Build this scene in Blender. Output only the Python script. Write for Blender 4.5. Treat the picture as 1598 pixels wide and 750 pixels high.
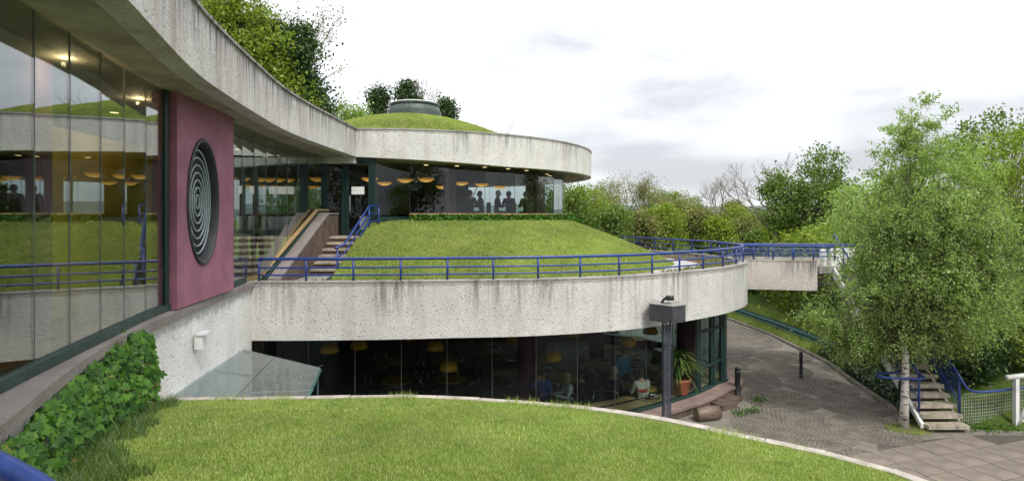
import bpy, math, random
import numpy as np
from mathutils import Vector, Matrix
for o in list(bpy.data.objects): bpy.data.objects.remove(o)
sc = bpy.context.scene
col = sc.collection
R = math.radians
rng = np.random.default_rng(7)
random.seed(7)

# ------------------------------------------------------------------ camera, sky, sun, exposure
# world frame: the eye is the origin, +Y is the way the camera looks, z = 0 is eye level
cam = bpy.data.cameras.new('camera'); camo = bpy.data.objects.new('camera', cam); col.objects.link(camo)
camo.location = (0, 0, 0); camo.rotation_euler = (R(90), 0, 0)
cam.sensor_fit = 'HORIZONTAL'; cam.sensor_width = 36; cam.lens = 36*900/1598
cam.shift_y = -40/1598; cam.clip_start = 0.05; cam.clip_end = 6000
sc.camera = camo
SUN_EL, SUN_AZ = R(52), R(150)      # azimuth measured from +Y clockwise (behind the camera, to the right)
w = bpy.data.worlds.new('World'); sc.world = w; w.use_nodes = True
nt = w.node_tree; nt.nodes.clear()
out = nt.nodes.new('ShaderNodeOutputWorld'); bg = nt.nodes.new('ShaderNodeBackground'); bg.inputs['Strength'].default_value = 0.1
sky = nt.nodes.new('ShaderNodeTexSky'); sky.sky_type = 'NISHITA'; sky.sun_disc = False; sky.sun_elevation = SUN_EL; sky.sun_rotation = SUN_AZ
tc = nt.nodes.new('ShaderNodeTexCoord')
mp = nt.nodes.new('ShaderNodeMapping'); mp.inputs['Scale'].default_value = (1.0, 1.0, 3.2); mp.inputs['Location'].default_value = (1.7, .3, .1)
n1 = nt.nodes.new('ShaderNodeTexNoise'); n1.inputs['Scale'].default_value = 2.3; n1.inputs['Detail'].default_value = 7; n1.inputs['Roughness'].default_value = .52
rp = nt.nodes.new('ShaderNodeValToRGB')
rp.color_ramp.elements[0].position = .40; rp.color_ramp.elements[0].color = (4.3, 4.45, 4.7, 1)
rp.color_ramp.elements[1].position = .62; rp.color_ramp.elements[1].color = (8.4, 8.35, 8.4, 1)
e = rp.color_ramp.elements.new(.50); e.color = (5.9, 6.05, 6.3, 1)
mix = nt.nodes.new('ShaderNodeMixRGB'); mix.inputs[0].default_value = .94
L = nt.links.new
L(tc.outputs['Generated'], mp.inputs['Vector']); L(mp.outputs[0], n1.inputs['Vector']); L(n1.outputs['Fac'], rp.inputs[0])
# an overcast sky brightens towards the zenith
sx_ = nt.nodes.new('ShaderNodeSeparateXYZ'); L(tc.outputs['Generated'], sx_.inputs[0])
mr = nt.nodes.new('ShaderNodeMapRange'); mr.inputs[1].default_value = 0; mr.inputs[2].default_value = 1; mr.inputs[3].default_value = .82; mr.inputs[4].default_value = 1.65; L(sx_.outputs[2], mr.inputs[0])
vm = nt.nodes.new('ShaderNodeMixRGB'); vm.blend_type = 'MULTIPLY'; vm.inputs[0].default_value = 1; L(rp.outputs[0], vm.inputs[1]); L(mr.outputs[0], vm.inputs[2])
L(sky.outputs[0], mix.inputs[1]); L(vm.outputs[0], mix.inputs[2]); L(mix.outputs[0], bg.inputs['Color']); L(bg.outputs[0], out.inputs['Surface'])
sl = bpy.data.lights.new('sun', 'SUN'); sl.energy = 1.5; sl.angle = R(14); sl.color = (1, .95, .86)
so = bpy.data.objects.new('sun', sl); col.objects.link(so)
sd = Vector((math.sin(SUN_AZ)*math.cos(SUN_EL), math.cos(SUN_AZ)*math.cos(SUN_EL), math.sin(SUN_EL)))
so.rotation_euler = sd.to_track_quat('Z', 'Y').to_euler(); so.location = sd*60
sc.view_settings.view_transform = 'Standard'; sc.view_settings.look = 'None'
sc.view_settings.exposure = 0.9; sc.view_settings.gamma = 1
sc.cycles.max_bounces = 10; sc.cycles.transparent_max_bounces = 24; sc.cycles.glossy_bounces = 4; sc.cycles.diffuse_bounces = 4

# ------------------------------------------------------------------ materials
def newmat(name):
    m = bpy.data.materials.new(name); m.use_nodes = True
    t = m.node_tree; t.nodes.clear()
    o = t.nodes.new('ShaderNodeOutputMaterial')
    return m, t, o
class N:
    def __init__(s, t): s.t = t
    def add(s, typ, ins=None, **kw):
        n = s.t.nodes.new(typ)
        for k, v in kw.items(): setattr(n, k, v)
        for k, v in (ins or {}).items():
            if hasattr(v, 'is_output'): s.t.links.new(v, n.inputs[k])
            else: n.inputs[k].default_value = v
        return n
    def coord(s, scale=(1, 1, 1), kind='Object'):
        c = s.add('ShaderNodeTexCoord'); return s.add('ShaderNodeMapping', {'Vector': c.outputs[kind], 'Scale': scale}).outputs[0]
    def noise(s, vec, scale, detail=4, rough=.55):
        return s.add('ShaderNodeTexNoise', {'Vector': vec, 'Scale': scale, 'Detail': detail, 'Roughness': rough}).outputs['Fac']
    def ramp(s, fac, stops):
        r = s.add('ShaderNodeValToRGB', {0: fac}); el = r.color_ramp.elements
        while len(el) < len(stops): el.new(.5)
        for q, (p, c) in zip(el, stops):
            q.position = p; q.color = (c, c, c, 1) if isinstance(c, (int, float)) else (*c, 1)
        return r.outputs[0]
    def mix(s, fac, a, b, mode='MIX'):
        n = s.add('ShaderNodeMixRGB', {0: fac}, blend_type=mode)
        for i, v in ((1, a), (2, b)):
            if hasattr(v, 'is_output'): s.t.links.new(v, n.inputs[i])
            else: n.inputs[i].default_value = (*v, 1)
        return n.outputs[0]
    def math(s, op, a, b=0.0):
        return s.add('ShaderNodeMath', {0: a, 1: b}, operation=op).outputs[0]
def simple(name, c, rough=.5, metal=0., var=.12, scale=6, bump=0., bscale=60, spec=.5):
    m, t, o = newmat(name); n = N(t); v = n.coord()
    f = n.noise(v, scale, 5)
    c2 = tuple(x*(1-var*1.6) for x in c); c1 = tuple(min(1, x*(1+var)) for x in c)
    cc = n.ramp(f, [(.3, c2), (.7, c1)])
    p = n.add('ShaderNodeBsdfPrincipled', {'Base Color': cc, 'Metallic': metal, 'Specular IOR Level': spec})
    rr = n.ramp(n.noise(v, scale*2.3, 3), [(.3, max(.03, rough-.08)), (.7, min(1, rough+.1))]); t.links.new(rr, p.inputs['Roughness'])
    if bump:
        b = n.add('ShaderNodeBump', {'Strength': bump, 'Distance': .01, 'Height': n.noise(v, bscale, 4)}); t.links.new(b.outputs[0], p.inputs['Normal'])
    t.links.new(p.outputs[0], o.inputs[0]); return m
def roughcast(name, base, ztop, zbot, streak=.7, warm=(.30, .27, .22), z0=-5.2, rust=.3, wlo=.42):
    zloc0, zloc1 = zbot-z0, ztop-z0
    """pebble-dashed render: pits, mottling and dirt runs that start at the coping"""
    m, t, o = newmat(name); n = N(t); v = n.coord()
    vz = n.coord((1, 1, .07)); vz2 = n.coord((1, 1, .02))
    mott = n.ramp(n.noise(v, 1.3, 6, .62), [(.3, tuple(x*.88 for x in base)), (.7, tuple(min(1, x*1.08) for x in base))])
    fine = n.noise(v, 30, 3, .75)
    c = n.mix(n.math('MULTIPLY', n.ramp(fine, [(.38, 1), (.52, 0)]), .5), mott, tuple(x*.42 for x in base))
    vo = n.add('ShaderNodeTexVoronoi', {'Vector': v, 'Scale': 13.0, 'Randomness': 1.0})
    pits = n.math('MULTIPLY', n.ramp(vo.outputs['Distance'], [(.10, 1), (.22, 0)]), n.ramp(n.noise(v, 5.5, 2), [(.40, 0), (.55, 1)]))
    c = n.mix(n.math('MULTIPLY', pits, .75), c, (.12, .09, .07))
    sep = n.add('ShaderNodeSeparateXYZ', {0: n.add('ShaderNodeTexCoord').outputs['Object']})
    g = n.add('ShaderNodeMapRange', {0: sep.outputs[2], 1: zloc0, 2: zloc1, 3: 0., 4: 1.}).outputs[0]
    st = n.ramp(n.noise(vz, 10.0, 6, .65), [(.42, 0), (.62, 1)])
    where = n.ramp(n.noise(vz2, .8, 4), [(wlo, .10), (wlo+.16, 1)])
    length = n.ramp(n.math('ADD', g, n.math('MULTIPLY', n.math('SUBTRACT', n.noise(vz2, 4.5, 3), .5), 1.1)), [(.25, 0), (1.0, 1)])
    st = n.math('MULTIPLY', n.math('MULTIPLY', st, where), length)
    c = n.mix(n.math('MULTIPLY', st, streak), c, (.085, .08, .08))
    ru = n.math('MULTIPLY', n.ramp(n.noise(vz, 2.8, 5), [(.48, 0), (.75, 1)]), rust)
    c = n.mix(ru, c, warm)
    grime = n.math('MULTIPLY', n.ramp(n.math('ADD', g, n.math('MULTIPLY', n.noise(v, 6, 4), .12)), [(.97, 0), (1.06, 1)]), .45)
    c = n.mix(grime, c, (.15, .14, .12))
    p = n.add('ShaderNodeBsdfPrincipled', {'Base Color': c, 'Roughness': .92, 'Specular IOR Level': .2})
    h = n.math('ADD', n.noise(v, 26, 5, .7), n.math('MULTIPLY', pits, -.8))
    b = n.add('ShaderNodeBump', {'Strength': .75, 'Distance': .02, 'Height': h}); t.links.new(b.outputs[0], p.inputs['Normal'])
    t.links.new(p.outputs[0], o.inputs[0]); return m
def glass(name, f0, tint=(.80, .88, .86)):
    m, t, o = newmat(name); n = N(t)
    lw = n.add('ShaderNodeLayerWeight', {'Blend': .5})
    f = n.math('ADD', n.math('MULTIPLY', n.math('POWER', lw.outputs['Facing'], 4.5), 1-f0), f0)
    tr = n.add('ShaderNodeBsdfTransparent', {'Color': (*tint, 1)}); gl = n.add('ShaderNodeBsdfGlossy', {'Color': (.95, .98, 1, 1), 'Roughness': .004})
    mx = n.add('ShaderNodeMixShader', {0: f, 1: tr.outputs[0], 2: gl.outputs[0]})
    t.links.new(mx.outputs[0], o.inputs[0]); return m
def leafmat(name, dark, mid, light, trans=.35, gloss=.05, wn=2.2, extra=None, straw=None):
    m, t, o = newmat(name); n = N(t); g = n.add('ShaderNodeNewGeometry')
    oi = n.add('ShaderNodeObjectInfo'); rnd = n.math('FRACT', n.math('ADD', g.outputs['Random Per Island'], oi.outputs['Random']))
    r = n.ramp(rnd, [(0, dark), (.5, mid), (1, light)] if not extra else [(0, dark), (.45, mid), (.975, light), (.985, extra)])
    k = n.ramp(n.noise(n.coord(), wn, 3), [(.3, .72), (.7, 1.2)])
    c = n.mix(1., r, k, 'MULTIPLY')
    if straw:
        pf = n.math('MULTIPLY', n.ramp(n.noise(n.coord(), 1.7, 5, .65), [(.50, 0), (.70, 1)]), .42); c = n.mix(pf, c, straw)
        pf = n.math('MULTIPLY', n.ramp(n.noise(n.coord((1.2, 1, 1)), 2.9, 4, .6), [(.56, 0), (.66, 1)]), .5); c = n.mix(pf, c, (.10, .22, .035))
    d = n.add('ShaderNodeBsdfDiffuse', {'Color': c}); tl = n.add('ShaderNodeBsdfTranslucent', {'Color': n.mix(1., c, (1.1, 1.15, .6), 'MULTIPLY')})
    gl = n.add('ShaderNodeBsdfGlossy', {'Color': (1, 1, 1, 1), 'Roughness': .45})
    a = n.add('ShaderNodeMixShader', {0: trans, 1: d.outputs[0], 2: tl.outputs[0]})
    b = n.add('ShaderNodeMixShader', {0: gloss, 1: a.outputs[0], 2: gl.outputs[0]})
    t.links.new(b.outputs[0], o.inputs[0]); return m
def emis(name, c, s):
    m, t, o = newmat(name); n = N(t)
    e = n.add('ShaderNodeEmission', {'Color': (*c, 1), 'Strength': s}); t.links.new(e.outputs[0], o.inputs[0]); return m
def turf_soil(name, a, b, c2):
    m, t, o = newmat(name); n = N(t); v = n.coord()
    c = n.ramp(n.noise(v, 1.1, 6, .65), [(.3, a), (.52, b), (.72, c2)])
    c = n.mix(n.ramp(n.noise(v, 30, 3), [(.4, .5), (.6, 0)]), c, tuple(x*.55 for x in a))
    p = n.add('ShaderNodeBsdfPrincipled', {'Base Color': c, 'Roughness': 1., 'Specular IOR Level': .1})
    bb = n.add('ShaderNodeBump', {'Strength': .8, 'Distance': .04, 'Height': n.noise(v, 45, 4)}); t.links.new(bb.outputs[0], p.inputs['Normal'])
    t.links.new(p.outputs[0], o.inputs[0]); return m
def timber(name, a, b):
    m, t, o = newmat(name); n = N(t); v = n.coord((1.5, 14, 14))
    c = n.ramp(n.noise(v, 1.6, 6), [(.3, a), (.7, b)])
    p = n.add('ShaderNodeBsdfPrincipled', {'Base Color': c, 'Roughness': .5}); t.links.new(p.outputs[0], o.inputs[0]); return m
M = {}
M['cast_parapet'] = roughcast('parapet_roughcast', (.655, .65, .625), -1.45, -2.7, 1.0)
M['cast_link'] = roughcast('link_fascia_roughcast', (.60, .585, .565), 2.65, 1.8, 1.0, (.30, .21, .20), -5.2, .6, .30)
M['cast_drum'] = roughcast('pavilion_fascia_roughcast', (.69, .68, .645), 2.65, 1.6, .75)
M['cast_white'] = roughcast('white_roughcast', (.80, .80, .77), -1.4, -5.2, .12, (.6, .55, .5))
M['cast_bridge'] = roughcast('bridge_roughcast', (.70, .65, .60), -1.45, -2.4, 1., (.36, .22, .2), -2.4)
M['soffit'] = simple('soffit_concrete', (.34, .31, .25), .95, 0, .2, 2.2, .8, 34)
M['coping'] = None
def coping_mat():
    m, t, o = newmat('coping_stone'); n = N(t); v = n.coord()
    c = n.ramp(n.noise(v, 2.2, 6), [(.3, (.19, .165, .155)), (.7, (.31, .275, .26))])
    c = n.mix(n.ramp(n.noise(v, 48, 4), [(.4, .35), (.6, 0)]), c, (.12, .1, .095))
    sp = n.math('MULTIPLY', n.ramp(n.noise(n.coord((1, .7, 1)), 24, 4, .75), [(.62, 0), (.72, .8)]), n.ramp(n.noise(v, .55, 2), [(.50, 0), (.6, 1)]))
    c = n.mix(n.math('MULTIPLY', sp, .8), c, (.75, .76, .78))
    p = n.add('ShaderNodeBsdfPrincipled', {'Base Color': c, 'Roughness': .9, 'Specular IOR Level': .2})
    b = n.add('ShaderNodeBump', {'Strength': .4, 'Distance': .01, 'Height': n.noise(v, 60, 4)}); t.links.new(b.outputs[0], p.inputs['Normal'])
    t.links.new(p.outputs[0], o.inputs[0]); return m
M['coping'] = coping_mat()
M['plum'] = simple('plum_render', (.275, .11, .16), .85, 0, .16, 1.8, .5, 90)
M['plum_dark'] = simple('plum_paint', (.12, .035, .055), .6, 0, .1, 3)
M['black'] = simple('black_metal', (.018, .02, .022), .4, 0, .25, 8, .1)
M['rubber'] = simple('dark_grey_ring', (.035, .036, .042), .55, 0, .2, 5, .2)
M['ring'] = simple('pale_grille_ring', (.25, .31, .32), .5, 0, .15, 9)
M['frame'] = simple('dark_green_frame', (.006, .028, .026), .4, 0, .15, 5)
M['sill_green'] = simple('green_sill', (.015, .047, .040), .45, 0, .2, 4)
M['blue'] = simple('blue_paint', (.02, .05, .23), .33, 0, .22, 7, .12, 40)
M['ochre'] = simple('ochre_wall', (.58, .42, .06), .8, 0, .12, 2)
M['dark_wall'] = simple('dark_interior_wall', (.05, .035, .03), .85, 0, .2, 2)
M['ceiling'] = simple('ceiling_board', (.16, .14, .12), .85, 0, .12, 2)
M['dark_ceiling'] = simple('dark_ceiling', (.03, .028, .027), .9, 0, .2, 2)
M['floor_wood'] = timber('floor_timber', (.18, .10, .045), (.34, .20, .09))
M['ledge_wood'] = timber('ledge_timber', (.36, .23, .10), (.52, .36, .17))
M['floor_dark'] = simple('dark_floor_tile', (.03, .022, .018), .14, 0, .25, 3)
M['glass_link'] = glass('link_glass', .17, (.82, .88, .84))
M['glass_drum'] = glass('pavilion_glass', .03, (.86, .9, .9))
M['glass_low'] = glass('restaurant_glass', .014, (.74, .81, .81))
M['glass_canopy'] = glass('canopy_glass', .06, (.66, .74, .73))
M['joint'] = simple('glazing_joint', (.10, .11, .11), .4, 0, .1, 5)
M['copper'] = simple('green_copper_vent', (.075, .105, .09), .5, .2, .25, 4, .2, 20)
M['white_lead'] = simple('pale_rim', (.55, .57, .57), .5, 0, .1, 5)
def bowl_lit():
    m, t, o = newmat('lit_bowl_glass'); n = N(t)
    sep = n.add('ShaderNodeSeparateXYZ', {0: n.add('ShaderNodeTexCoord').outputs['Object']})
    f = n.ramp(n.add('ShaderNodeMapRange', {0: sep.outputs[2], 1: -.09, 2: .06}).outputs[0], [(0, (1, .62, .16)), (.35, (.75, .36, .05)), (1, (.16, .06, .01))])
    e = n.add('ShaderNodeEmission', {'Color': f, 'Strength': .5}); t.links.new(e.outputs[0], o.inputs[0]); return m
M['lamp_lit'] = bowl_lit()
M['spot_lit'] = emis('lit_downlight', (1., .72, .35), 2.2)
M['lamp_yellow'] = simple('yellow_enamel_shade', (.62, .29, .015), .25, 0, .08, 4)
M['chrome'] = simple('chrome_tube', (.62, .63, .65), .16, 1., .08, 6)
M['yellow_top'] = simple('yellow_table_laminate', (.40, .24, .04), .65, 0, .12, 4)
M['dark_seat'] = simple('dark_seat', (.04, .028, .022), .5, 0, .2, 5)
M['terracotta'] = simple('terracotta', (.30, .10, .05), .7, 0, .16, 5, .3)
M['mast'] = simple('galvanised_mast', (.07, .075, .10), .5, .3, .2, 8)
M['lamp_box'] = simple('charcoal_lamp_box', (.055, .056, .065), .55, 0, .2, 4, .15)
M['pale'] = simple('pale_cap', (.60, .62, .66), .45, 0, .1, 5)
M['white_paint'] = simple('white_paint', (.70, .71, .69), .55, 0, .12, 5, .2, 30)
M['rope'] = simple('grey_rope', (.42, .43, .42), .8, 0, .15, 9)
M['paper'] = simple('white_notice', (.72, .72, .70), .8, 0, .05, 4)
M['step'] = None
def step_mat():
    m, t, o = newmat('step_concrete'); n = N(t); v = n.coord()
    c = n.ramp(n.noise(v, 2.7, 6, .65), [(.3, (.26, .225, .175)), (.7, (.52, .475, .395))])
    c = n.mix(n.ramp(n.noise(n.coord((1, 1, .2)), 9, 4), [(.5, 0), (.7, .6)]), c, (.12, .09, .065))
    p = n.add('ShaderNodeBsdfPrincipled', {'Base Color': c, 'Roughness': .92, 'Specular IOR Level': .2})
    b = n.add('ShaderNodeBump', {'Strength': .5, 'Distance': .01, 'Height': n.noise(v, 50, 4)}); t.links.new(b.outputs[0], p.inputs['Normal'])
    t.links.new(p.outputs[0], o.inputs[0]); return m
M['step'] = step_mat()
M['stone_dark'] = simple('brown_stone', (.12, .085, .065), .9, 0, .25, 3, .4, 30)
M['kerb'] = simple('kerb_concrete', (.42, .38, .33), .95, 0, .25, 6, .6, 50)
M['slab'] = simple('paving_slab', (.205, .172, .142), .9, 0, .2, 2.3, .35, 70)
M['sett'] = simple('brown_sett', (.175, .155, .128), .9, 0, .2, 3, .3, 60)
M['grit'] = simple('grit_joint', (.21, .19, .16), .97, 0, .2, 2.5, .6, 90)
M['concrete'] = simple('grey_concrete', (.30, .29, .27), .93, 0, .2, 2, .4, 40)
M['path_grey'] = simple('pale_path', (.40, .39, .38), .95, 0, .15, 3, .3, 50)
M['bed'] = simple('brown_mulch', (.13, .07, .05), 1., 0, .35, 5, .9, 40)
M['guard'] = simple('green_guardrail', (.035, .12, .11), .5, .2, .2, 4)
M['log'] = timber('weathered_log', (.10, .07, .05), (.22, .16, .12))
M['bark'] = simple('grey_bark', (.10, .085, .065), .95, 0, .35, 5, .8, 25)
M['twig'] = simple('pale_twig', (.20, .165, .125), .95, 0, .25, 5)
def birchbark():
    m, t, o = newmat('birch_bark'); n = N(t)
    c = n.mix(n.ramp(n.noise(n.coord((3, 3, 9)), 2.2, 4), [(.52, 0), (.6, .9)]), (.62, .58, .53), (.06, .05, .045))
    p = n.add('ShaderNodeBsdfPrincipled', {'Base Color': c, 'Roughness': .8}); t.links.new(p.outputs[0], o.inputs[0]); return m
M['birch'] = birchbark()
M['lawn'] = turf_soil('lawn_soil', (.10, .16, .025), (.17, .24, .045), (.25, .27, .085))
M['meadow'] = turf_soil('meadow', (.07, .11, .025), (.10, .15, .035), (.14, .165, .055))
M['blade'] = leafmat('grass_blade', (.20, .29, .045), (.32, .43, .095), (.50, .56, .22), .3, .03, .8, None, (.46, .44, .19))
M['blade_dry'] = leafmat('mound_blade', (.21, .30, .04), (.33, .43, .085), (.49, .50, .19), .3, .03, .6, None, (.50, .44, .22))
M['blade_long'] = leafmat('long_grass', (0.039, 0.098, 0.016), (0.085, 0.169, 0.029), (0.169, 0.247, 0.052), .35, .05, 2)
M['ivy'] = leafmat('ivy_leaf', (.016, .06, .007), (.05, .15, .013), (.11, .245, .025), .25, .018, 4, (.30, .22, .05))
M['ivy_dark'] = leafmat('dark_ivy', (0.016, 0.042, 0.016), (0.036, 0.081, 0.023), (0.072, 0.130, 0.036), .2, .07, 2)
M['lf_birch'] = leafmat('birch_leaf', (.18, .28, .07), (.31, .45, .13), (.50, .62, .26), .5, .012, .9)
M['lf_light'] = leafmat('fresh_leaf', (0.116, 0.184, 0.019), (0.215, 0.307, 0.034), (0.353, 0.430, 0.077), .42, .015, .8)
M['lf_mid'] = leafmat('mid_leaf', (0.064, 0.129, 0.026), (0.129, 0.210, 0.040), (0.219, 0.302, 0.073), .35, .015, .8)
M['lf_dark'] = leafmat('dark_leaf', (0.026, 0.059, 0.026), (0.054, 0.106, 0.037), (0.100, 0.164, 0.054), .25, .015, .8)
M['lf_olive'] = leafmat('olive_bud', (0.138, 0.162, 0.046), (0.230, 0.245, 0.077), (0.322, 0.322, 0.131), .35, .015, .5)
M['lf_grey'] = leafmat('grey_green_leaf', (0.110, 0.164, 0.064), (0.202, 0.274, 0.110), (0.312, 0.385, 0.183), .35, .015, .8)
M['blossom'] = leafmat('white_blossom', (.55, .55, .5), (.7, .7, .66), (.8, .8, .78), .3, .03)
M['skin'] = simple('skin', (.42, .23, .16), .55, 0, .06, 8)
M['lino'] = simple('pale_lino', (.30, .28, .25), .5, 0, .1, 3)
def cloth(c, name): return simple(name, c, .9, 0, .12, 9, .3, 60)

# ------------------------------------------------------------------ geometry helpers
WL = {}
def spl(pts, n, closed=False):
    p = np.array(pts, float)
    q = np.vstack([2*p[0]-p[1], p, 2*p[-1]-p[-2]]); outp = []
    for i in range(1, len(q)-2):
        t = np.linspace(0, 1, 24, endpoint=False)[:, None]
        a, b, c, d = q[i-1], q[i], q[i+1], q[i+2]
        outp.append(.5*((2*b)+(-a+c)*t+(2*a-5*b+4*c-d)*t**2+(-a+3*b-3*c+d)*t**3))
    outp.append(p[-1:]); f = np.vstack(outp)
    return resample(f, n)
def resample(f, n):
    s = np.r_[0, np.cumsum(np.linalg.norm(np.diff(f, axis=0), axis=1))]
    u = np.linspace(0, s[-1], n)
    return np.stack([np.interp(u, s, f[:, k]) for k in range(f.shape[1])], 1)
def normals2(p):
    t = np.gradient(p[:, :2], axis=0); t /= np.linalg.norm(t, axis=1)[:, None]
    return np.stack([-t[:, 1], t[:, 0]], 1)
def offs(p, d): return p[:, :2]+normals2(p)*(np.asarray(d)[..., None] if np.ndim(d) else d)
class MB:
    def __init__(s): s.v = []; s.f = []
    def grid(s, rows, closed=False):
        b = len(s.v); n = len(rows[0])
        for r in rows: s.v += [tuple(x) for x in r]
        for i in range(len(rows)-1):
            for j in range(n-1+(1 if closed else 0)):
                k = (j+1) % n
                s.f.append((b+i*n+j, b+i*n+k, b+(i+1)*n+k, b+(i+1)*n+j))
        return s
    def box(s, c, d, rz=0., M4=None):
        b = len(s.v); cx, sx = math.cos(rz), math.sin(rz)
        for z in (-.5, .5):
            for x, y in ((-.5, -.5), (.5, -.5), (.5, .5), (-.5, .5)):
                X, Y, Z = x*d[0], y*d[1], z*d[2]
                p = Vector((X*cx-Y*sx, X*sx+Y*cx, Z))
                if M4: p = M4 @ p
                s.v.append((p[0]+c[0], p[1]+c[1], p[2]+c[2]))
        for f in ((3, 2, 1, 0), (4, 5, 6, 7), (0, 1, 5, 4), (1, 2, 6, 5), (2, 3, 7, 6), (3, 0, 4, 7)): s.f.append(tuple(b+i for i in f))
        return s
    def tube(s, path, r, n=8, cap=True, closed=False):
        P = [Vector(p) for p in path]; m = len(P); b = len(s.v)
        rs = r if hasattr(r, '__len__') else [r]*m
        up = Vector((0, 0, 1)); prev = None
        for i in range(m):
            if closed: t = P[(i+1) % m]-P[i-1]
            else: t = P[min(i+1, m-1)]-P[max(i-1, 0)]
            if t.length < 1e-9: t = Vector((0, 0, 1))
            t.normalize()
            if prev is None:
                a = t.cross(up if abs(t.z) < .9 else Vector((1, 0, 0)))
            else: a = prev-t*prev.dot(t)
            if a.length < 1e-6: a = t.orthogonal()
            a.normalize(); prev = a; c = t.cross(a)
            for k in range(n):
                g = 2*math.pi*k/n; q = P[i]+(a*math.cos(g)+c*math.sin(g))*rs[i]; s.v.append((q.x, q.y, q.z))
        for i in range(m if closed else m-1):
            i2 = (i+1) % m
            for k in range(n): k2 = (k+1) % n; s.f.append((b+i*n+k, b+i*n+k2, b+i2*n+k2, b+i2*n+k))
        if cap and not closed:
            s.f.append(tuple(b+k for k in range(n))[::-1]); s.f.append(tuple(b+(m-1)*n+k for k in range(n)))
        return s
    def lathe(s, prof, c=(0, 0, 0), n=24, a0=0, a1=2*math.pi):
        full = abs(a1-a0-2*math.pi) < 1e-6
        ang = [a0+(a1-a0)*k/n for k in range(n if full else n+1)]
        return s.grid([[(c[0]+r*math.cos(a), c[1]+r*math.sin(a), c[2]+z) for a in ang] for r, z in prof], closed=full)
    def wall(s, p, z0, z1, t):
        """solid ribbon: outer face on p, thickness t to the left"""
        p = np.asarray(p); n = len(p); q = offs(p, t)
        z0 = np.broadcast_to(z0, n); z1 = np.broadcast_to(z1, n)
        b = len(s.v)
        for i in range(n):
            s.v += [(p[i, 0], p[i, 1], z0[i]), (p[i, 0], p[i, 1], z1[i]), (q[i, 0], q[i, 1], z1[i]), (q[i, 0], q[i, 1], z0[i])]
        for i in range(n-1):
            a = b+4*i; c = a+4
            for k in range(4): k2 = (k+1) % 4; s.f.append((a+k, c+k, c+k2, a+k2))
        s.f.append((b, b+1, b+2, b+3)); e2 = b+4*(n-1); s.f.append((e2+3, e2+2, e2+1, e2))
        return s
    def sheet(s, A, B, zA, zB):
        n = len(A); zA = np.broadcast_to(zA, n); zB = np.broadcast_to(zB, n)
        return s.grid([[(A[i][0], A[i][1], zA[i]) for i in range(n)], [(B[i][0], B[i][1], zB[i]) for i in range(n)]])
    def poly(s, pts, z0, z1):
        """solid prism over an outline"""
        b = len(s.v); n = len(pts)
        s.v += [(x, y, z0) for x, y in pts]+[(x, y, z1) for x, y in pts]
        s.f.append(tuple(b+i for i in range(n))[::-1]); s.f.append(tuple(b+n+i for i in range(n)))
        for i in range(n): j = (i+1) % n; s.f.append((b+i, b+j, b+n+j, b+n+i))
        return s
    def build(s, name, mat, parent=None, label=None, cat=None, group=None, kind=None, smooth=False, loc=None):
        V = np.array(s.v, float)
        if parent is not None: lo = WL[parent.name]
        elif loc is not None: lo = np.array(loc, float)
        else: lo = np.array([(V[:, 0].min()+V[:, 0].max())/2, (V[:, 1].min()+V[:, 1].max())/2, V[:, 2].min()])
        me = bpy.data.meshes.new(name); me.from_pydata([tuple(x) for x in V-lo], [], s.f); me.materials.append(mat)
        if smooth: me.polygons.foreach_set('use_smooth', [True]*len(me.polygons))
        me.update(); o = bpy.data.objects.new(name, me); col.objects.link(o)
        if parent is not None: o.parent = parent
        else: o.location = lo
        WL[o.name] = lo
        return tag(o, label, cat, group, kind)
def tag(o, label=None, cat=None, group=None, kind=None):
    if label: o['label'] = label
    if cat: o['category'] = cat
    if group: o['group'] = group
    if kind: o['kind'] = kind
    return o
def thing(name, loc, label=None, cat=None, group=None, kind=None):
    o = bpy.data.objects.new(name, None); col.objects.link(o); o.location = loc; o.empty_display_size = .2
    WL[o.name] = np.array(loc, float)
    return tag(o, label, cat, group, kind)
def copy_tree(o, parent=None):
    c = o.copy(); col.objects.link(c)
    if parent is not None: c.parent = parent
    for ch in list(o.children): copy_tree(ch, c)
    return c
def npmesh(name, V, F, mat, parent=None, **kw):
    """big meshes: V (n,3), F (m,k) all the same k"""
    V = np.asarray(V, np.float32); F = np.asarray(F, np.int32); k = F.shape[1]
    lo = WL[parent.name] if parent is not None else np.array([(V[:, 0].min()+V[:, 0].max())/2, (V[:, 1].min()+V[:, 1].max())/2, V[:, 2].min()])
    V = V-lo.astype(np.float32)
    me = bpy.data.meshes.new(name); me.vertices.add(len(V)); me.vertices.foreach_set('co', V.ravel())
    me.loops.add(F.size); me.loops.foreach_set('vertex_index', F.ravel())
    me.polygons.add(len(F)); me.polygons.foreach_set('loop_start', np.arange(0, F.size, k, dtype=np.int32))
    me.materials.append(mat); me.update(calc_edges=True)
    o = bpy.data.objects.new(name, me); col.objects.link(o)
    if parent is not None: o.parent = parent
    else: o.location = lo
    WL[o.name] = lo
    return tag(o, **kw)
def leaf_quads(P, size, droop=0., up=.0, aspect=.62):
    """diamond leaves at the points P"""
    n = len(P); a = rng.normal(size=(n, 3)); a[:, 2] -= droop; a /= np.linalg.norm(a, axis=1)[:, None]
    b = rng.normal(size=(n, 3)); b -= a*(a*b).sum(1)[:, None]; b /= np.linalg.norm(b, axis=1)[:, None]
    s = (size*rng.uniform(.6, 1.35, n))[:, None]
    nn = np.cross(a, b)
    V = np.stack([P-a*s*.5, P+b*s*aspect*.5+nn*s*.08, P+a*s*.55, P-b*s*aspect*.5+nn*s*.08], 1).reshape(-1, 3)
    F = np.arange(4*n).reshape(n, 4)
    return V, F
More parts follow.
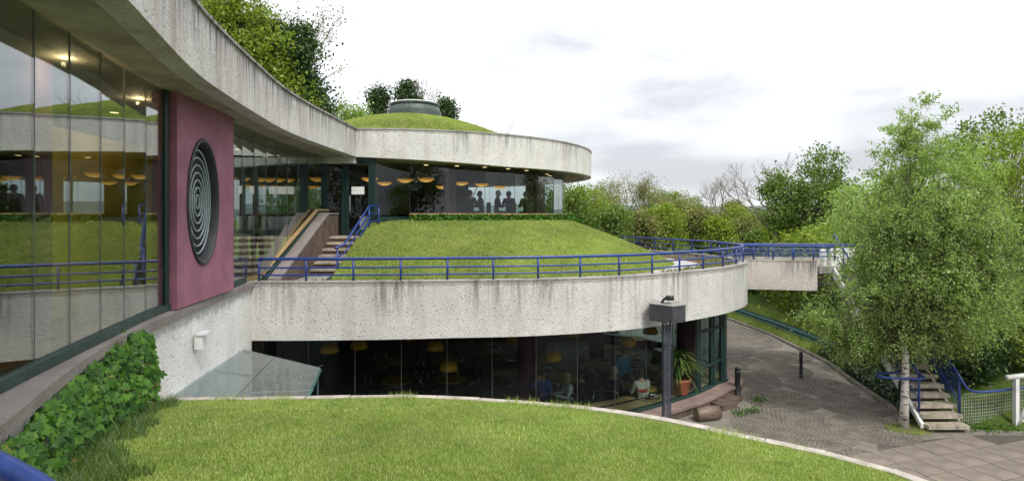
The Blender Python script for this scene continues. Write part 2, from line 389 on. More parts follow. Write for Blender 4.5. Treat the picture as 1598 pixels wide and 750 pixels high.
def blades(P, h, wd, lean=.5):
    n = len(P); an = rng.uniform(0, 2*np.pi, n); ln = rng.uniform(0, 2*np.pi, n)
    H = (h*rng.uniform(.45, 1.25, n)); W = wd*rng.uniform(.7, 1.3, n)
    dx = np.stack([np.cos(an)*W, np.sin(an)*W, np.zeros(n)], 1)
    tip = np.stack([np.cos(ln)*H*lean*rng.uniform(.1, 1, n), np.sin(ln)*H*lean*rng.uniform(.1, 1, n), H], 1)
    V = np.stack([P-dx*.5, P+dx*.5, P+tip], 1).reshape(-1, 3)
    return V, np.arange(3*n).reshape(n, 3)

# ------------------------------------------------------------------ plan curves (metres, eye = origin)
GZ = -5.2                       # courtyard level
C1 = np.array([-4.6, 26.0])     # centre of the round pavilion
Fp = spl([(-1.1, -1.2), (-2.05, 1.4), (-2.7, 3.2), (-3.22, 4.84), (-3.94, 7.1), (-4.27, 8.6), (-4.57, 10.4), (-4.81, 12.1), (-4.9, 13.9), (-4.86, 17.2), (-4.84, 17.88)], 90)
Gpts = [(-2.1, -1.2), (-3.0, 1.6), (-3.55, 3.0), (-4.06, 4.57), (-4.62, 6.6), (-4.99, 8.1), (-5.35, 10.8), (-5.6, 12.5), (-5.80, 14.9), (-5.88, 18.1)]
Gp = spl(Gpts, 400)
Op = spl([(-1.5, -1.2), (-2.4, 1.6), (-2.95, 2.75), (-3.5, 3.95), (-4.2, 5.6), (-4.66, 7.1), (-5.02, 9.0), (-5.27, 10.6), (-5.52, 12.3)], 80)
Ep = spl([(-5.62, 12.3), (-4.64, 12.3), (-2.94, 12.38), (-1.39, 12.55), (.58, 12.8), (2.87, 13.55), (5.0, 15.0), (6.19, 16.1), (7.1, 17.4), (7.4, 18.7), (7.2, 20.3), (6.5, 22.0), (5.5, 23.8), (4.6, 25.6), (4.3, 28)], 150)
Kp = spl([(-8.6, 6.2), (-7.2, 7.5), (-5.3, 8.15), (-4.1, 8.25), (-2.76, 8.3), (-1.85, 8.37), (-.9, 8.3), (.455, 8.03), (1.69, 7.57), (2.7, 6.9), (3.52, 6.33), (4.05, 5.72), (4.6, 4.5), (4.9, 3), (4.9, 1), (4.3, -2)], 120)
Rp0 = offs(Ep, .65)[:100]
Rp = spl([(-5.6, 12.95)]+[tuple(x) for x in Rp0[4:92:8]]+[(6.2, 21.0), (5.2, 22.6), (3.4, 23.7), (1.0, 24.2), (-1.2, 24.3)], 220)
def at(u, v, z):
    Y = 900*z/(335-v); return np.array([(u-799)/900*Y, Y, z])

# ------------------------------------------------------------------ ground, path, far hills
def edge_x(y): return np.interp(y, [13, 14.2, 15.3, 17.7, 20.2, 22, 25, 28, 32, 40, 60], [9.5, 9.55, 10.1, 10.5, 11.0, 11.05, 11.1, 10.8, 9.8, 6, -5])
def ground_z(x, y):
    x = np.asarray(x, float); y = np.asarray(y, float)
    d = np.clip(x-edge_x(y)-.12, 0, None)
    bank = np.clip(.10+.30*d, 0, 1.9)*(d > 0)*np.clip((y-14.1)/.9, 0, 1)
    d2 = np.clip(x-11.2, 0, None)*np.clip((y-13.6)/1., 0, 1)*np.clip((15-y)/1, 0, 1)
    far = np.clip((np.hypot(x, y)-70)/400, 0, 1)
    return GZ-.03+bank+.1*np.clip(d2, 0, 3)-2.5*far+.15*np.sin(x*.05)*np.cos(y*.04)*np.clip((y-35)/30, 0, 1)
xs = np.r_[np.linspace(-3000, -60, 14), np.linspace(-50, 8, 30), np.linspace(8.6, 24, 52), np.linspace(26, 60, 14), np.linspace(80, 3000, 14)]
ys = np.r_[np.linspace(-1500, -20, 8), np.linspace(-15, 12, 12), np.linspace(13, 32, 64), np.linspace(34, 90, 20), np.linspace(120, 3500, 18)]
X, Y = np.meshgrid(xs, ys)
g = MB(); g.grid([[(X[i, j], Y[i, j], float(ground_z(X[i, j], Y[i, j]))) for j in range(len(xs))] for i in range(len(ys))])
g.build('ground', M['meadow'], kind='structure', smooth=True, loc=(0, 0, 0))
hill = MB()
rows = []
for k, (rr, zz) in enumerate(((900, -8), (1100, 4), (1400, 16), (1800, 20), (2400, 12))):
    rows.append([(rr*math.sin(a), rr*math.cos(a), zz*(1+.5*math.sin(a*5+k*.3)+.25*math.sin(a*13+1))-6*(k == 0)) for a in np.linspace(-1.2, 1.3, 60)])
hill.grid(rows).build('hills', simple('far_hills', (.085, .115, .10), 1, 0, .2, .01), kind='structure', smooth=True, loc=(0, 0, 0))
ey = np.linspace(4, 60, 90)
pm = MB(); pm.sheet([(-9 if y < 33 else -16., y) for y in ey], [(float(edge_x(max(y, 14.2))) if y > 14.2 else 18.0, y) for y in ey], GZ, GZ)
path = pm.build('path', M['grit'], kind='structure', loc=(0, 0, GZ))
# round fans of setts
setts = MB()
def sett(cx, cy, a, lx, ly, h):
    setts.box((cx, cy, GZ+.004+h/2), (lx, ly, h), a)
circs = [(6.85, 14.1, 1.42), (7.55, 16.25, .98), (9.35, 17.45, 1.0), (9.3, 15.75, .92), (8.75, 14.0, .98), (7.55, 18.2, .95), (9.0, 19.4, 1.0), (7.9, 20.3, 1.05), (9.9, 21.2, 1.0), (8.7, 22.3, 1.1), (5.2, 12.9, 1.0), (7.3, 12.0, .95), (6.0, 11.0, .95), (10, 23.4, .9), (4.2, 11.2, 1.0)]
for cx, cy, rad in circs:
    r = .07
    while r < rad:
        m = max(4, int(2*math.pi*r/.115))
        for k in range(m):
            a = 2*math.pi*(k+.5*((r*10) % 1))/m
            sett(cx+r*math.cos(a), cy+r*math.sin(a), a, .078, 2*math.pi*r/m-.022+random.uniform(-.008, .008), .009+random.uniform(0, .005))
        r += .1
so_ = setts.build('sett', M['sett'], path, kind='stuff')
far_s = MB()
for y in np.arange(23.2, 33, .16):
    xe = float(edge_x(y))
    for x in np.arange(6.6, xe-.15, .17):
        if any((x-c[0])**2+(y-c[1])**2 < c[2]**2 for c in circs): continue
        far_s.box((x+random.uniform(-.02, .02)+.08*((y*6.25) % 2 > 1), y+.05*math.sin(x*2.2), GZ+.012), (.14, .125, .018), random.uniform(-.1, .1))
far_s.build('sett', M['sett'], path, kind='stuff')
# kerb stones along the right edge of the path
yk = np.arange(14.4, 34, .62)
for y in yk:
    a, b = np.array([edge_x(y), y]), np.array([edge_x(y+.58), y+.58]); c = (a+b)/2; d = b-a
    mb = MB().box((c[0]+.05, c[1], GZ+.02), (np.linalg.norm(d), .12, .16), math.atan2(d[1], d[0])); mb.build('kerb_stone', M['grit'], path)
# paving slabs, bottom right, rotated about 18 degrees; the bed they lie in shows in the joints
pav = MB().poly([(6.0, 9.0), (18, 8.0), (18, 13.5), (11.0, 13.62), (9.6, 13.35), (8.3, 13.1)], GZ-.02, GZ+.006)
paving = pav.build('paving', simple('dark_joint', (.09, .078, .066), 1), kind='structure')
ca, sa = math.cos(R(18.5)), math.sin(R(18.5))
slab_me = {}
for i in range(-14, 20):
    for j in range(-10, 12):
        cx, cy = 9.0+(i*ca-j*sa)*.62, 12.03+(i*sa+j*ca)*.62
        if cy < 9.4 or cx > 17.4: continue
        lim = np.interp(cx, [6.5, 8.0, 8.6, 9.9, 11.0, 12, 17], [12.2, 12.75, 12.95, 13.1, 13.3, 13.2, 13.2])
        if cy > lim or cx < 6.3+(12.2-cy)*-.1: continue
        key = (i*7+j*3) % 9
        if key not in slab_me:
            me = bpy.data.meshes.new('paving_slab'); b = MB().box((0, 0, 0), (.604-.004*(key % 3), .604, .03)); me.from_pydata(b.v, [], b.f)
            mm = M['slab'].copy() if key else M['slab']
            if key:
                for nd in mm.node_tree.nodes:
                    if nd.type == 'VALTORGB' and nd.outputs[0].links[0].to_socket.name == 'Base Color':
                        q = .94+.015*key
                        for el in nd.color_ramp.elements: el.color = (el.color[0]*q, el.color[1]*q, el.color[2]*q, 1)
            me.materials.append(mm); slab_me[key] = me
        o = bpy.data.objects.new('paving_slab', slab_me[key]); col.objects.link(o); o.parent = paving
        o.location = np.array([cx, cy, GZ+.006+random.uniform(-.003, .003)])-WL[paving.name]; o.rotation_euler = (random.uniform(-.004, .004), random.uniform(-.004, .004), R(18.5))

# ------------------------------------------------------------------ foreground lawn on its drum
lc = np.array([-2.0, .8])
def lawn_z(f): return -2.64+.72*(1-f**2)
rows = []
nf = 14
for k in range(nf+1):
    f = k/nf; q = lc+(Kp-lc)*f
    rows.append([(q[i, 0], q[i, 1], lawn_z(f)+.02*math.sin(q[i, 0]*2.1)*math.sin(q[i, 1]*1.7)*(1-f)) for i in range(len(q))])
lawn = MB().grid(rows).build('lawn', M['lawn'], kind='structure', smooth=True, loc=(0, 0, -2.7))
def lawn_pts(n, lo=.0, hi=.985):
    t = rng.uniform(0, len(Kp)-1.001, n); i = t.astype(int); fr = (t-i)[:, None]
    k = Kp[i]*(1-fr)+Kp[i+1]*fr; f = np.sqrt(rng.uniform(lo*lo, hi*hi, n)); q = lc+(k-lc)*f[:, None]
    z = lawn_z(f)+.02*np.sin(q[:, 0]*2.1)*np.sin(q[:, 1]*1.7)*(1-f)
    return np.c_[q, z]
def in_view(P, m=60):
    u = 799+900*P[:, 0]/np.maximum(P[:, 1], .1); v = 335-900*P[:, 2]/np.maximum(P[:, 1], .1)
    return (P[:, 1] > .6) & (u > -m*4) & (u < 1598+m*4) & (v < 750+m*3)
P = lawn_pts(420000, .25); P = P[in_view(P)]
gx = np.interp(P[:, 1], Op[:, 1], Op[:, 0]); P = P[P[:, 0] > gx+.02]
V, F = blades(P, .030, .006, .9); npmesh('grass', V, F, M['blade'], lawn, kind='stuff')
# longer tufts by the kerb and the ivy
P = lawn_pts(90000, .955, 1.0); k = (np.sin(P[:, 0]*3.1)+np.sin(P[:, 0]*7.7+1)+np.sin(P[:, 1]*5)) > .9; P = P[in_view(P) & k]
P = P[P[:, 0] > np.interp(P[:, 1], Op[:, 1], Op[:, 0])+.02]; P = P[rng.random(len(P)) < .12]
V, F = blades(P, .10, .006, .8); npmesh('grass', V, F, M['blade'], lawn, kind='stuff')
P = lawn_pts(260000, .3, .98); gx = np.interp(P[:, 1], Op[:, 1], Op[:, 0]); dd = P[:, 0]-gx
wdt = np.interp(P[:, 1], [2, 4, 7.0, 8.2], [.9, .75, .35, .2])*(1+.25*np.sin(P[:, 1]*4.3)+.15*np.sin(P[:, 1]*11))
P = P[(dd > .02) & (dd < wdt) & (P[:, 1] > 1.5)]; P = P[rng.random(len(P)) < .6]; V, F = blades(P, .14, .007, 1.0); npmesh('long_grass', V, F, M['blade_long'], lawn, kind='stuff')
# kerb stones and the drum wall below
kerb = thing('lawn_kerb', (0, 0, -2.75), kind='structure')
Kr = resample(np.array(Kp), 36)
for i in range(35):
    p = resample(Kr[i:i+2], 2); d = p[1]-p[0]; p = np.array([p[0]+d*.012, (p[0]+p[1])/2+np.array([-d[1], d[0]])*.0, p[1]-d*.012])
    MB().wall(p, -2.82, -2.605+random.uniform(-.01, .01), -.13).build('kerb_stone', M['kerb'], kerb)
rw = MB(); rw.wall(offs(Kp, -.02), GZ-.05, -2.823, -.14)
rw.build('retaining_wall', M['stone_dark'], label='curved dark stone retaining wall under the foreground lawn kerb', cat='wall')

# ------------------------------------------------------------------ link building (left, concave glass front)
link = thing('glazed_link_building', (-5.5, 8, GZ), 'concave glazed building with streaked concrete fascia and plum porthole wall at left', 'building')
MB().wall(Fp, 1.8, 2.65, .28).build('fascia', M['cast_link'], link)
MB().wall(offs(Fp, -.035), 2.65, 2.70, .34).build('fascia_capping', M['cast_link'], link)
G90 = resample(Gp, 90)
MB().sheet(offs(Fp, .28), offs(G90, .3), 1.82, 1.80).build('soffit', M['soffit'], link)
BK = offs(G90, 5.2)
MB().sheet(offs(Fp, .2), BK, 2.45, 2.45).build('roof', M['concrete'], link)
MB().sheet(offs(G90, .12), BK, 1.79, 1.79).build('ceiling', M['ceiling'], link)
MB().sheet(offs(G90, .02), BK, -1.40, -1.40).build('floor', M['floor_wood'], link)
bw = resample(BK, 90)
MB().wall(bw[:34], -1.4, 2.44, .2).build('back_wall', M['dark_wall'], link)
MB().wall(bw[33:58], -1.4, 2.44, .2).build('back_wall', M['ochre'], link, label='ochre yellow inner wall')
MB().wall(bw[57:], -1.4, 2.44, .2).build('back_wall', M['dark_wall'], link)
pt_ = np.array([q for q in offs(G90, 1.25) if 7.3 < q[1] < 11.2]); MB().wall(pt_, -1.4, 1.2, .1).build('partition', M['ochre'], link)
MB().box((-4.6, -1.3, .5), (5.5, .2, 3.9)).build('end_wall', M['dark_wall'], link)
O80 = Op
gi = np.array([Gp[np.argmin(np.hypot(*(Gp-o).T))] for o in O80])
mb = MB(); rows = [[(*offs(O80, -.03)[i], z) for i in range(80)] for z in (-1.52, -1.415)]+[[(*gi[i], -1.395) for i in range(80)]]
mb.grid(rows).build('coping', M['coping'], link)
MB().sheet(offs(O80, -.03), offs(O80, .1), -1.52, -1.52).build('coping_underside', M['coping'], link)
MB().wall(offs(O80, .03), GZ, -1.521, .25).build('plinth_wall', M['cast_white'], link)
MB().wall(offs(G90[:62], -.05), -1.394, -1.30, .12).build('sill', M['sill_green'], link)
s_ = np.r_[0, np.cumsum(np.linalg.norm(np.diff(Gp, axis=0), axis=1))]
def gs(y): return float(np.interp(y, Gp[:, 1], s_))
def gpt(s): return np.array([np.interp(s, s_, Gp[:, 0]), np.interp(s, s_, Gp[:, 1])])
def pane(a, b, z0, z1, mat, parent, gap=.004, t=.012, joint=True, jm='joint'):
    d = b-a; l = np.linalg.norm(d); c = (a+b)/2; an = math.atan2(d[1], d[0])
    MB().box((c[0], c[1], (z0+z1)/2), (l-2*gap, t, z1-z0), an).build('glass_pane', mat, parent)
    if joint: MB().box((a[0], a[1], (z0+z1)/2), (.009, .016, z1-z0), an).build('glazing_joint', M[jm], parent)
ysec = [-1.1, -.4, .3, 1.0, 1.7, 2.4, 3.1, 3.75, 4.4, 5.07, 5.71, 6.4, 7.06, 7.75, 8.3]
for y0, y1 in zip(ysec[:-1], ysec[1:]): pane(gpt(gs(y0)), gpt(gs(y1)), -1.30, 1.80, M['glass_link'], link)
ysec2 = list(np.linspace(10.95, 18.05, 10))
for y0, y1 in zip(ysec2[:-1], ysec2[1:]): pane(gpt(gs(y0)), gpt(gs(y1)), -1.30, 1.80, M['glass_link'], link)
for y in (8.36, 10.9): p = gpt(gs(y)); MB().box((p[0], p[1], .25), (.07, .09, 3.1)).build('frame_post', M['frame'], link)
# porthole wall
pa, pb = gpt(gs(8.45)), gpt(gs(10.8)); d = pb-pa; Lw = float(np.linalg.norm(d)); d /= Lw; nrm = np.array([d[1], -d[0]])   # towards the court
def PW(s, z, o): q = pa+d*s+nrm*o; return (q[0], q[1], z)
def u_of(s): q = pa+d*s+nrm*.13; return 799+900*q[0]/q[1]
ssq = np.linspace(0, Lw, 200); uu = [u_of(q) for q in ssq]
sA, sB = np.interp([291, 340], uu, ssq)
pc_s, pc_z, pr, EX = (sA+sB)/2, .21, .97, (sB-sA)/2/1.03
na = 64
ang = [2*math.pi*k/na for k in range(na)]
hole = [(pc_s+pr*math.cos(a), pc_z+pr*math.sin(a)) for a in ang]
def rect_pt(a):
    c, s = math.cos(a), math.sin(a); ts = []
    if c > 1e-6: ts.append((Lw-pc_s)/c)
    if c < -1e-6: ts.append(-pc_s/c)
    if s > 1e-6: ts.append((1.815-pc_z)/s)
    if s < -1e-6: ts.append((-1.393-pc_z)/s)
    k = min(ts); return (pc_s+c*k, pc_z+s*k)
cang = sorted(ang+[math.atan2(z-pc_z, s-pc_s) % (2*math.pi) for s in (0, Lw) for z in (1.815, -1.393)])
hole = [(pc_s+EX*pr*math.cos(a), pc_z+pr*math.sin(a)) for a in cang]; rect = [rect_pt(a) for a in cang]
OUT, INN = .13, -.22
mb = MB(); mb.grid([[PW(*p, INN) for p in rect], [PW(*p, OUT) for p in rect], [PW(*p, OUT) for p in hole], [PW(*p, INN) for p in hole], [PW(*p, INN) for p in rect]], closed=True)
pw = mb.build('porthole_wall', M['plum'], link)
def circ(r, o, n=64): return [PW(pc_s+EX*r*math.cos(2*math.pi*k/n), pc_z+r*math.sin(2*math.pi*k/n), o) for k in range(n)]
MB().grid([circ(.975, OUT-.05), circ(1.03, OUT+.004), circ(1.03, OUT+.02), circ(1.0, OUT+.035), circ(.975, OUT+.03), circ(.955, OUT+.0), circ(.935, OUT-.13), circ(.93, OUT-.16)], closed=True).build('porthole_frame', M['rubber'], pw, smooth=True)
MB().grid([circ(.95, OUT-.135), circ(.01, OUT-.135)], closed=True).build('porthole_backing', M['black'], pw)
for k in range(7):
    r = .11+.122*k
    MB().tube(circ(r, OUT-.09), .015, 8, closed=True).build('grille_ring', M['ring'], pw, smooth=True)
for k in range(4):
    a = k*math.pi/4; MB().tube([PW(pc_s-EX*.88*math.cos(a), pc_z-.88*math.sin(a), OUT-.105), PW(pc_s+EX*.88*math.cos(a), pc_z+.88*math.sin(a), OUT-.105)], .009, 6).build('grille_spoke', M['black'], pw)
# things inside the link: plum columns, a ticket-door frame, ceiling spots
for (x, y) in ((-5.62, 6.75), (-7.3, 12.9), (-7.6, 11.6), (-7.75, 14.4), (-8.4, 17)):
    MB().lathe([(.19, -1.4), (.19, 1.79)], (x, y, 0), 20).build('column', M['plum_dark'], link, smooth=True)
for (x, y) in ((-8.8, 8.6), (-9.3, 11.2), (-8.6, 14.0), (-8.4, 15.8)):
    f = MB(); f.box((x, y-.5, -.2), (.08, .08, 2.4)).box((x, y+.5, -.2), (.08, .08, 2.4)).box((x, y, 1.04), (.08, 1.08, .08)); f.build('inner_door_frame', M['frame'], link)
    MB().box((x, y, .1), (.012, .28, .42)).build('notice', M['paper'], link)
for y in np.arange(2.5, 18, 1.9):
    p = gpt(gs(y)); MB().lathe([(.07, 1.784), (.0, 1.784)], (p[0]-1.7, p[1], 0), 12).build('downlight', M['spot_lit'], link)
for (x, y) in ((-5.75, 8.9), (-5.1, 6.6)):
    pl_ = bpy.data.lights.new('link_lamp', 'POINT'); pl_.energy = 9; pl_.color = (1, .74, .4); pl_.shadow_soft_size = .025
    po = bpy.data.objects.new('link_lamp', pl_); col.objects.link(po); po.location = (x, y, 1.72)
MB().box((-5.2, 17.98, -.05), (.01, .01, .01)).build('door_stop', M['frame'], link)

# ------------------------------------------------------------------ round pavilion (upper storey with the turf dome)
pav_ = thing('round_pavilion', (C1[0], C1[1], GZ), 'round glazed pavilion with grass dome roof and green vent cap', 'building')
an = np.linspace(R(-92), R(268), 121); RF = 8.1
dr = np.c_[C1[0]+RF*np.cos(an), C1[1]+RF*np.sin(an)]
zb = 1.8-.2*np.clip((np.degrees(an)+92)/35, 0, 1)
MB().wall(dr, zb, 2.65, .3).build('fascia', M['cast_drum'], pav_)
MB().wall(offs(dr, -.02), 2.65, 2.69, .34).build('fascia_capping', M['cast_drum'], pav_)
RG = 6.95
def dc(a, r): return np.array([C1[0]+r*math.cos(a), C1[1]+r*math.sin(a)])
MB().sheet(offs(dr, .3), [dc(a, RG-.1) for a in an], zb+.03, 1.70).build('soffit', M['soffit'], pav_)
MB().lathe([(RG-.05, 1.72), (0.01, 1.72)], (*C1, 0), 60).build('ceiling', M['ceiling'], pav_)
MB().lathe([(RG+.2, -.65), (.01, -.65)], (*C1, 0), 60).build('floor', M['floor_wood'], pav_)
MB().lathe([(8.0, -.68), (8.0, -.7), (.01, -.7)], (*C1, 0), 60).build('floor_slab', M['concrete'], pav_)
a0, a1 = R(-80), R(72); npn = 14
aa = np.linspace(a0, a1, npn+1)
for p, q in zip(aa[:-1], aa[1:]): pane(dc(p, RG), dc(q, RG), .05, 1.72, M['glass_drum'], pav_)
arc = np.array([dc(a, RG+.22) for a in np.linspace(a0, a1, 60)])
MB().wall(arc, -.10, .0, .40).build('sill', M['sill_green'], pav_)
MB().wall(np.array([dc(a, RG+.16) for a in np.linspace(a0, a1, 60)]), .001, .05, .45).build('window_ledge', M['ledge_wood'], pav_)
MB().wall(np.array([dc(a, RG+.1) for a in np.linspace(a0, a1, 60)]), -1.7, -.101, .25).build('plinth', M['stone_dark'], pav_)
MB().wall(np.array([dc(a, RG) for a in np.linspace(a1, R(262), 30)]), -.65, 1.71, .2).build('back_wall', M['dark_wall'], pav_)
for (x, y) in ((-2.25, 20.9), (1.1, 23.4), (.9, 28.3), (-4.5, 31), (-8, 22.8)):
    MB().lathe([(.24, -.65), (.24, 1.72)], (x, y, 0), 20).build('column', M['plum_dark'], pav_, smooth=True)
# entrance: green framed door facing the steps
DY = 18.1
for x in (-5.83, -5.28, -4.34): MB().box((x, DY, .55), (.11, .1, 2.4)).build('door_post', M['frame'], pav_)
MB().box((-5.08, DY-.003, 1.71), (1.62, .11, .1)).build('door_head', M['frame'], pav_)
df = MB(); x0, x1 = -5.22, -4.40
df.box((x0+.05, DY, .52), (.1, .05, 2.28)).box((x1-.05, DY, .52), (.1, .05, 2.28)).box(((x0+x1)/2, DY, 1.60), (x1-x0-.2, .05, .1)).box(((x0+x1)/2, DY, -.54), (x1-x0-.2, .05, .16))
door = df.build('door', M['frame'], pav_)
MB().box(((x0+x1)/2, DY, .54), (x1-x0-.21, .012, 2.0)).build('pane', M['glass_drum'], door)
MB().box((-4.83, DY-.02, .76), (.40, .008, .24)).build('notice', M['paper'], door)
MB().tube([(x0+.15, DY-.06, .1), (x0+.15, DY-.06, .6)], .015, 8).build('door_handle', M['chrome'], door)
pane(np.array([-5.78, DY]), np.array([-5.33, DY]), -.6, 1.66, M['glass_drum'], pav_, joint=False)
pane(np.array([-4.28, DY+.03]), dc(a0, RG), -.02, 1.7, M['glass_drum'], pav_)
MB().box((-3.85, 18.6, -.36), (1.4, .2, .6), math.atan2(1.05, .9)).build('low_wall', M['frame'], pav_)
MB().box((-4.7, 18.75, -.35), (.42, .3, .6)).build('white_cupboard', M['white_paint'], pav_)
# turf dome
def dome_z(r): return 2.42+1.98*np.cos(np.pi/2*np.clip(r/6.2, 0, 1))**.92
dm = MB().lathe([(7.8, 2.45), (6.6, 2.5)]+[(r, float(dome_z(r))) for r in np.linspace(6.2, .3, 16)], (*C1, 0), 64).build('turf_dome', M['lawn'], pav_, smooth=True)
n = 150000; rr = 6.4*np.sqrt(rng.random(n)); ta = rng.uniform(-math.pi, .45, n)
P = np.c_[C1[0]+rr*np.cos(ta), C1[1]+rr*np.sin(ta), dome_z(rr)]; P = P[rr > 1.0]
V, F = blades(P, .06, .02, .9); npmesh('grass', V, F, M['blade_dry'], dm, kind='stuff')
vc = MB().lathe([(1.24, 4.0), (1.24, 4.40), (1.20, 4.42), (1.20, 4.60), (1.16, 4.62), (1.1, 4.80), (1.02, 4.84), (1.08, 4.86), (1.1, 4.94), (1.02, 4.98), (.02, 5.06)], (C1[0]+.22, C1[1], 0), 48).build('vent_cap', M['copper'], pav_, smooth=False)
MB().lathe([(1.09, 4.95), (1.02, 4.995), (.02, 5.075)], (C1[0]+.22, C1[1], 0), 48).build('skylight', M['white_lead'], vc)

# ------------------------------------------------------------------ terrace and restaurant below it
rest = thing('restaurant_storey', (0, 18, GZ), 'curved glazed restaurant floor under the long streaked concrete parapet', 'building')
MB().wall(Ep, -2.68, -1.45, .24).build('parapet', M['cast_parapet'], rest)
MB().wall(offs(Ep, -.012), -1.45, -1.425, .265).build('parapet_capping', M['cast_parapet'], rest)
Cin = np.array([dc(math.atan2(p[1]-C1[1], p[0]-C1[0]), 7.0) for p in Ep])
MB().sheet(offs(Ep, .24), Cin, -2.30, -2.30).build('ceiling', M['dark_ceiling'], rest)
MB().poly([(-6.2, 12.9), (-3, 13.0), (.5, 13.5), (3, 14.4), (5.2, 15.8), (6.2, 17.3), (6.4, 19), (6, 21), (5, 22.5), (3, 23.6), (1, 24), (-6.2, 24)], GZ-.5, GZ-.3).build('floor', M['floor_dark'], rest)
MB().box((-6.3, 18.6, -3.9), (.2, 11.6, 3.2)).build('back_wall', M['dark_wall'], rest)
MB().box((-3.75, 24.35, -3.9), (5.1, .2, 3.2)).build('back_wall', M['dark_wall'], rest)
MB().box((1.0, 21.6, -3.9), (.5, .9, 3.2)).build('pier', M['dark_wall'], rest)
sr = np.r_[0, np.cumsum(np.linalg.norm(np.diff(Rp, axis=0), axis=1))]
def rpt(s): return np.array([np.interp(s, sr, Rp[:, 0]), np.interp(s, sr, Rp[:, 1])])
npn = int(sr[-1]/1.03); ss = np.linspace(0, sr[-1], npn+1)
for a, b in zip(ss[:-1], ss[1:]): pane(rpt(a), rpt(b), -4.86, -2.3, M['glass_low'], rest)
MB().wall(offs(Rp, -.06), -4.93, -4.86, .14).build('sill', M['sill_green'], rest)
MB().wall(offs(Rp, -.42), GZ-.1, -4.97, .5).build('plinth', M['stone_dark'], rest)
rows = [[(*offs(Rp, -.46)[i], -5.02) for i in range(len(Rp))], [(*offs(Rp, -.46)[i], -4.955) for i in range(len(Rp))], [(*offs(Rp, -.06)[i], -4.93) for i in range(len(Rp))]]
MB().grid(rows).build('plinth_coping', simple('pink_coping', (.24, .17, .15), .9, 0, .2, 3, .3), rest)
MB().wall(offs(Rp[60:150], .02), GZ-.45, -4.88, .95).build('window_bench', M['ledge_wood'], rest)
MB().wall(offs(Rp[60:150], .55), -4.879, -4.872, .09).build('bench_grille', M['black'], rest)
for (x, y) in ((.42, 16.0), (5.0, 16.55), (-3.0, 19.5), (3.0, 20.5)):
    MB().lathe([(.27, GZ-.3), (.27, -2.3)], (x, y, 0), 24).build('column', M['plum_dark'], rest, smooth=True)
# door frame in the right end of the glass
for s in np.interp([5.15, 5.75, 6.2], Rp[:120, 0], sr[:120]):
    p = rpt(s); MB().box((p[0], p[1], -3.6), (.13, .16, 2.6)).build('door_post', M['frame'], rest)
pA, pB = rpt(float(np.interp(5.15, Rp[:120, 0], sr[:120]))), rpt(float(np.interp(6.2, Rp[:120, 0], sr[:120])))
for z in (-3.25, -4.25): MB().tube([(*pA, z), (*((pA+pB)/2+np.array([.05, -.05])), z), (*pB, z)], .05, 6).build('transom', M['frame'], rest)
# terrace deck, ring path, planting bed, mound
ter = thing('terrace', (0, 16, -1.7), kind='structure')
dirs = (C1-Ep); Ld = np.linalg.norm(dirs, axis=1); dirs = dirs/Ld[:, None]
wdt = np.interp(np.arange(len(Ep)), [0, 40, 60, 80, 100, 149], [1.1, 1.25, 1.5, 2.2, 2.6, 2.0])
def ring(s): return Ep+dirs*np.asarray(s).reshape(-1, 1)
MB().sheet(ring(.2*np.ones(len(Ep))), Cin, -1.63, -1.63).build('deck', M['concrete'], ter)
MB().sheet(ring(np.full(len(Ep), .22)), ring(wdt*.62), -1.60, -1.60).build('planting_bed', M['bed'], ter)
MB().sheet(ring(wdt*.62), ring(wdt*1.02), -1.596, -1.596).build('ring_path', M['path_grey'], ter)
i0 = int(np.argmin(np.abs(Ep[:, 0]+4.25)))
def mound_pt(i, f):
    s = wdt[i]+(Ld[i]-RG-.2-wdt[i])*f
    return (Ep[i, 0]+dirs[i, 0]*s, Ep[i, 1]+dirs[i, 1]*s, -1.6+1.44*(1-(1-f)**1.45))
mo = MB().grid([[mound_pt(i, f) for i in range(i0, len(Ep))] for f in np.linspace(0, 1, 14)]).build('turf_mound', M['lawn'], kind='structure', smooth=True, loc=(0, 18, -1.6))
n = 260000; t = rng.uniform(i0, len(Ep)-1.01, n); i = t.astype(int); fr = t-i; f = 1-np.sqrt(rng.uniform(0, 1, n))*1.0; f = np.clip(f, 0, .985)
A = np.array([mound_pt(k, 0)[:2] for k in range(len(Ep))]); B = np.array([mound_pt(k, 1)[:2] for k in range(len(Ep))])
a = A[i]*(1-fr)[:, None]+A[np.minimum(i+1, len(Ep)-1)]*fr[:, None]; b = B[i]*(1-fr)[:, None]+B[np.minimum(i+1, len(Ep)-1)]*fr[:, None]
P = np.c_[a+(b-a)*f[:, None], -1.6+1.44*(1-(1-f)**1.45)]
V, F = blades(P, .042, .016, .9); npmesh('grass', V, F, M['blade_dry'], mo, kind='stuff')
# low ivy hedge against the pavilion sill
n = 9000; ta = rng.uniform(R(-80), R(-5), n); rr = RG+.25+.45*rng.random(n)**1.5
P = np.c_[C1[0]+rr*np.cos(ta), C1[1]+rr*np.sin(ta), -.26+.27*rng.random(n)*(1-((rr-RG-.25)/.5)**2)]
V, F = leaf_quads(P, .085, .2, aspect=.9)
npmesh('ivy_hedge', V, F, M['ivy'], label='low strip of dark ivy along the pavilion window sill', cat='ivy')
# sedum clumps in the bed along the parapet
P = []
for k in range(150):
    i = random.randint(6, 105); c = Ep[i]+dirs[i]*random.uniform(.32, max(.4, wdt[i]*.55)); m = 60
    P.append(np.c_[c[0]+rng.normal(0, .10, m), c[1]+rng.normal(0, .10, m), -1.58+np.abs(rng.normal(0, .06, m))])
V, F = leaf_quads(np.vstack(P), .05, -.4)
npmesh('bed_plants', V, F, M['lf_olive'], kind='stuff')

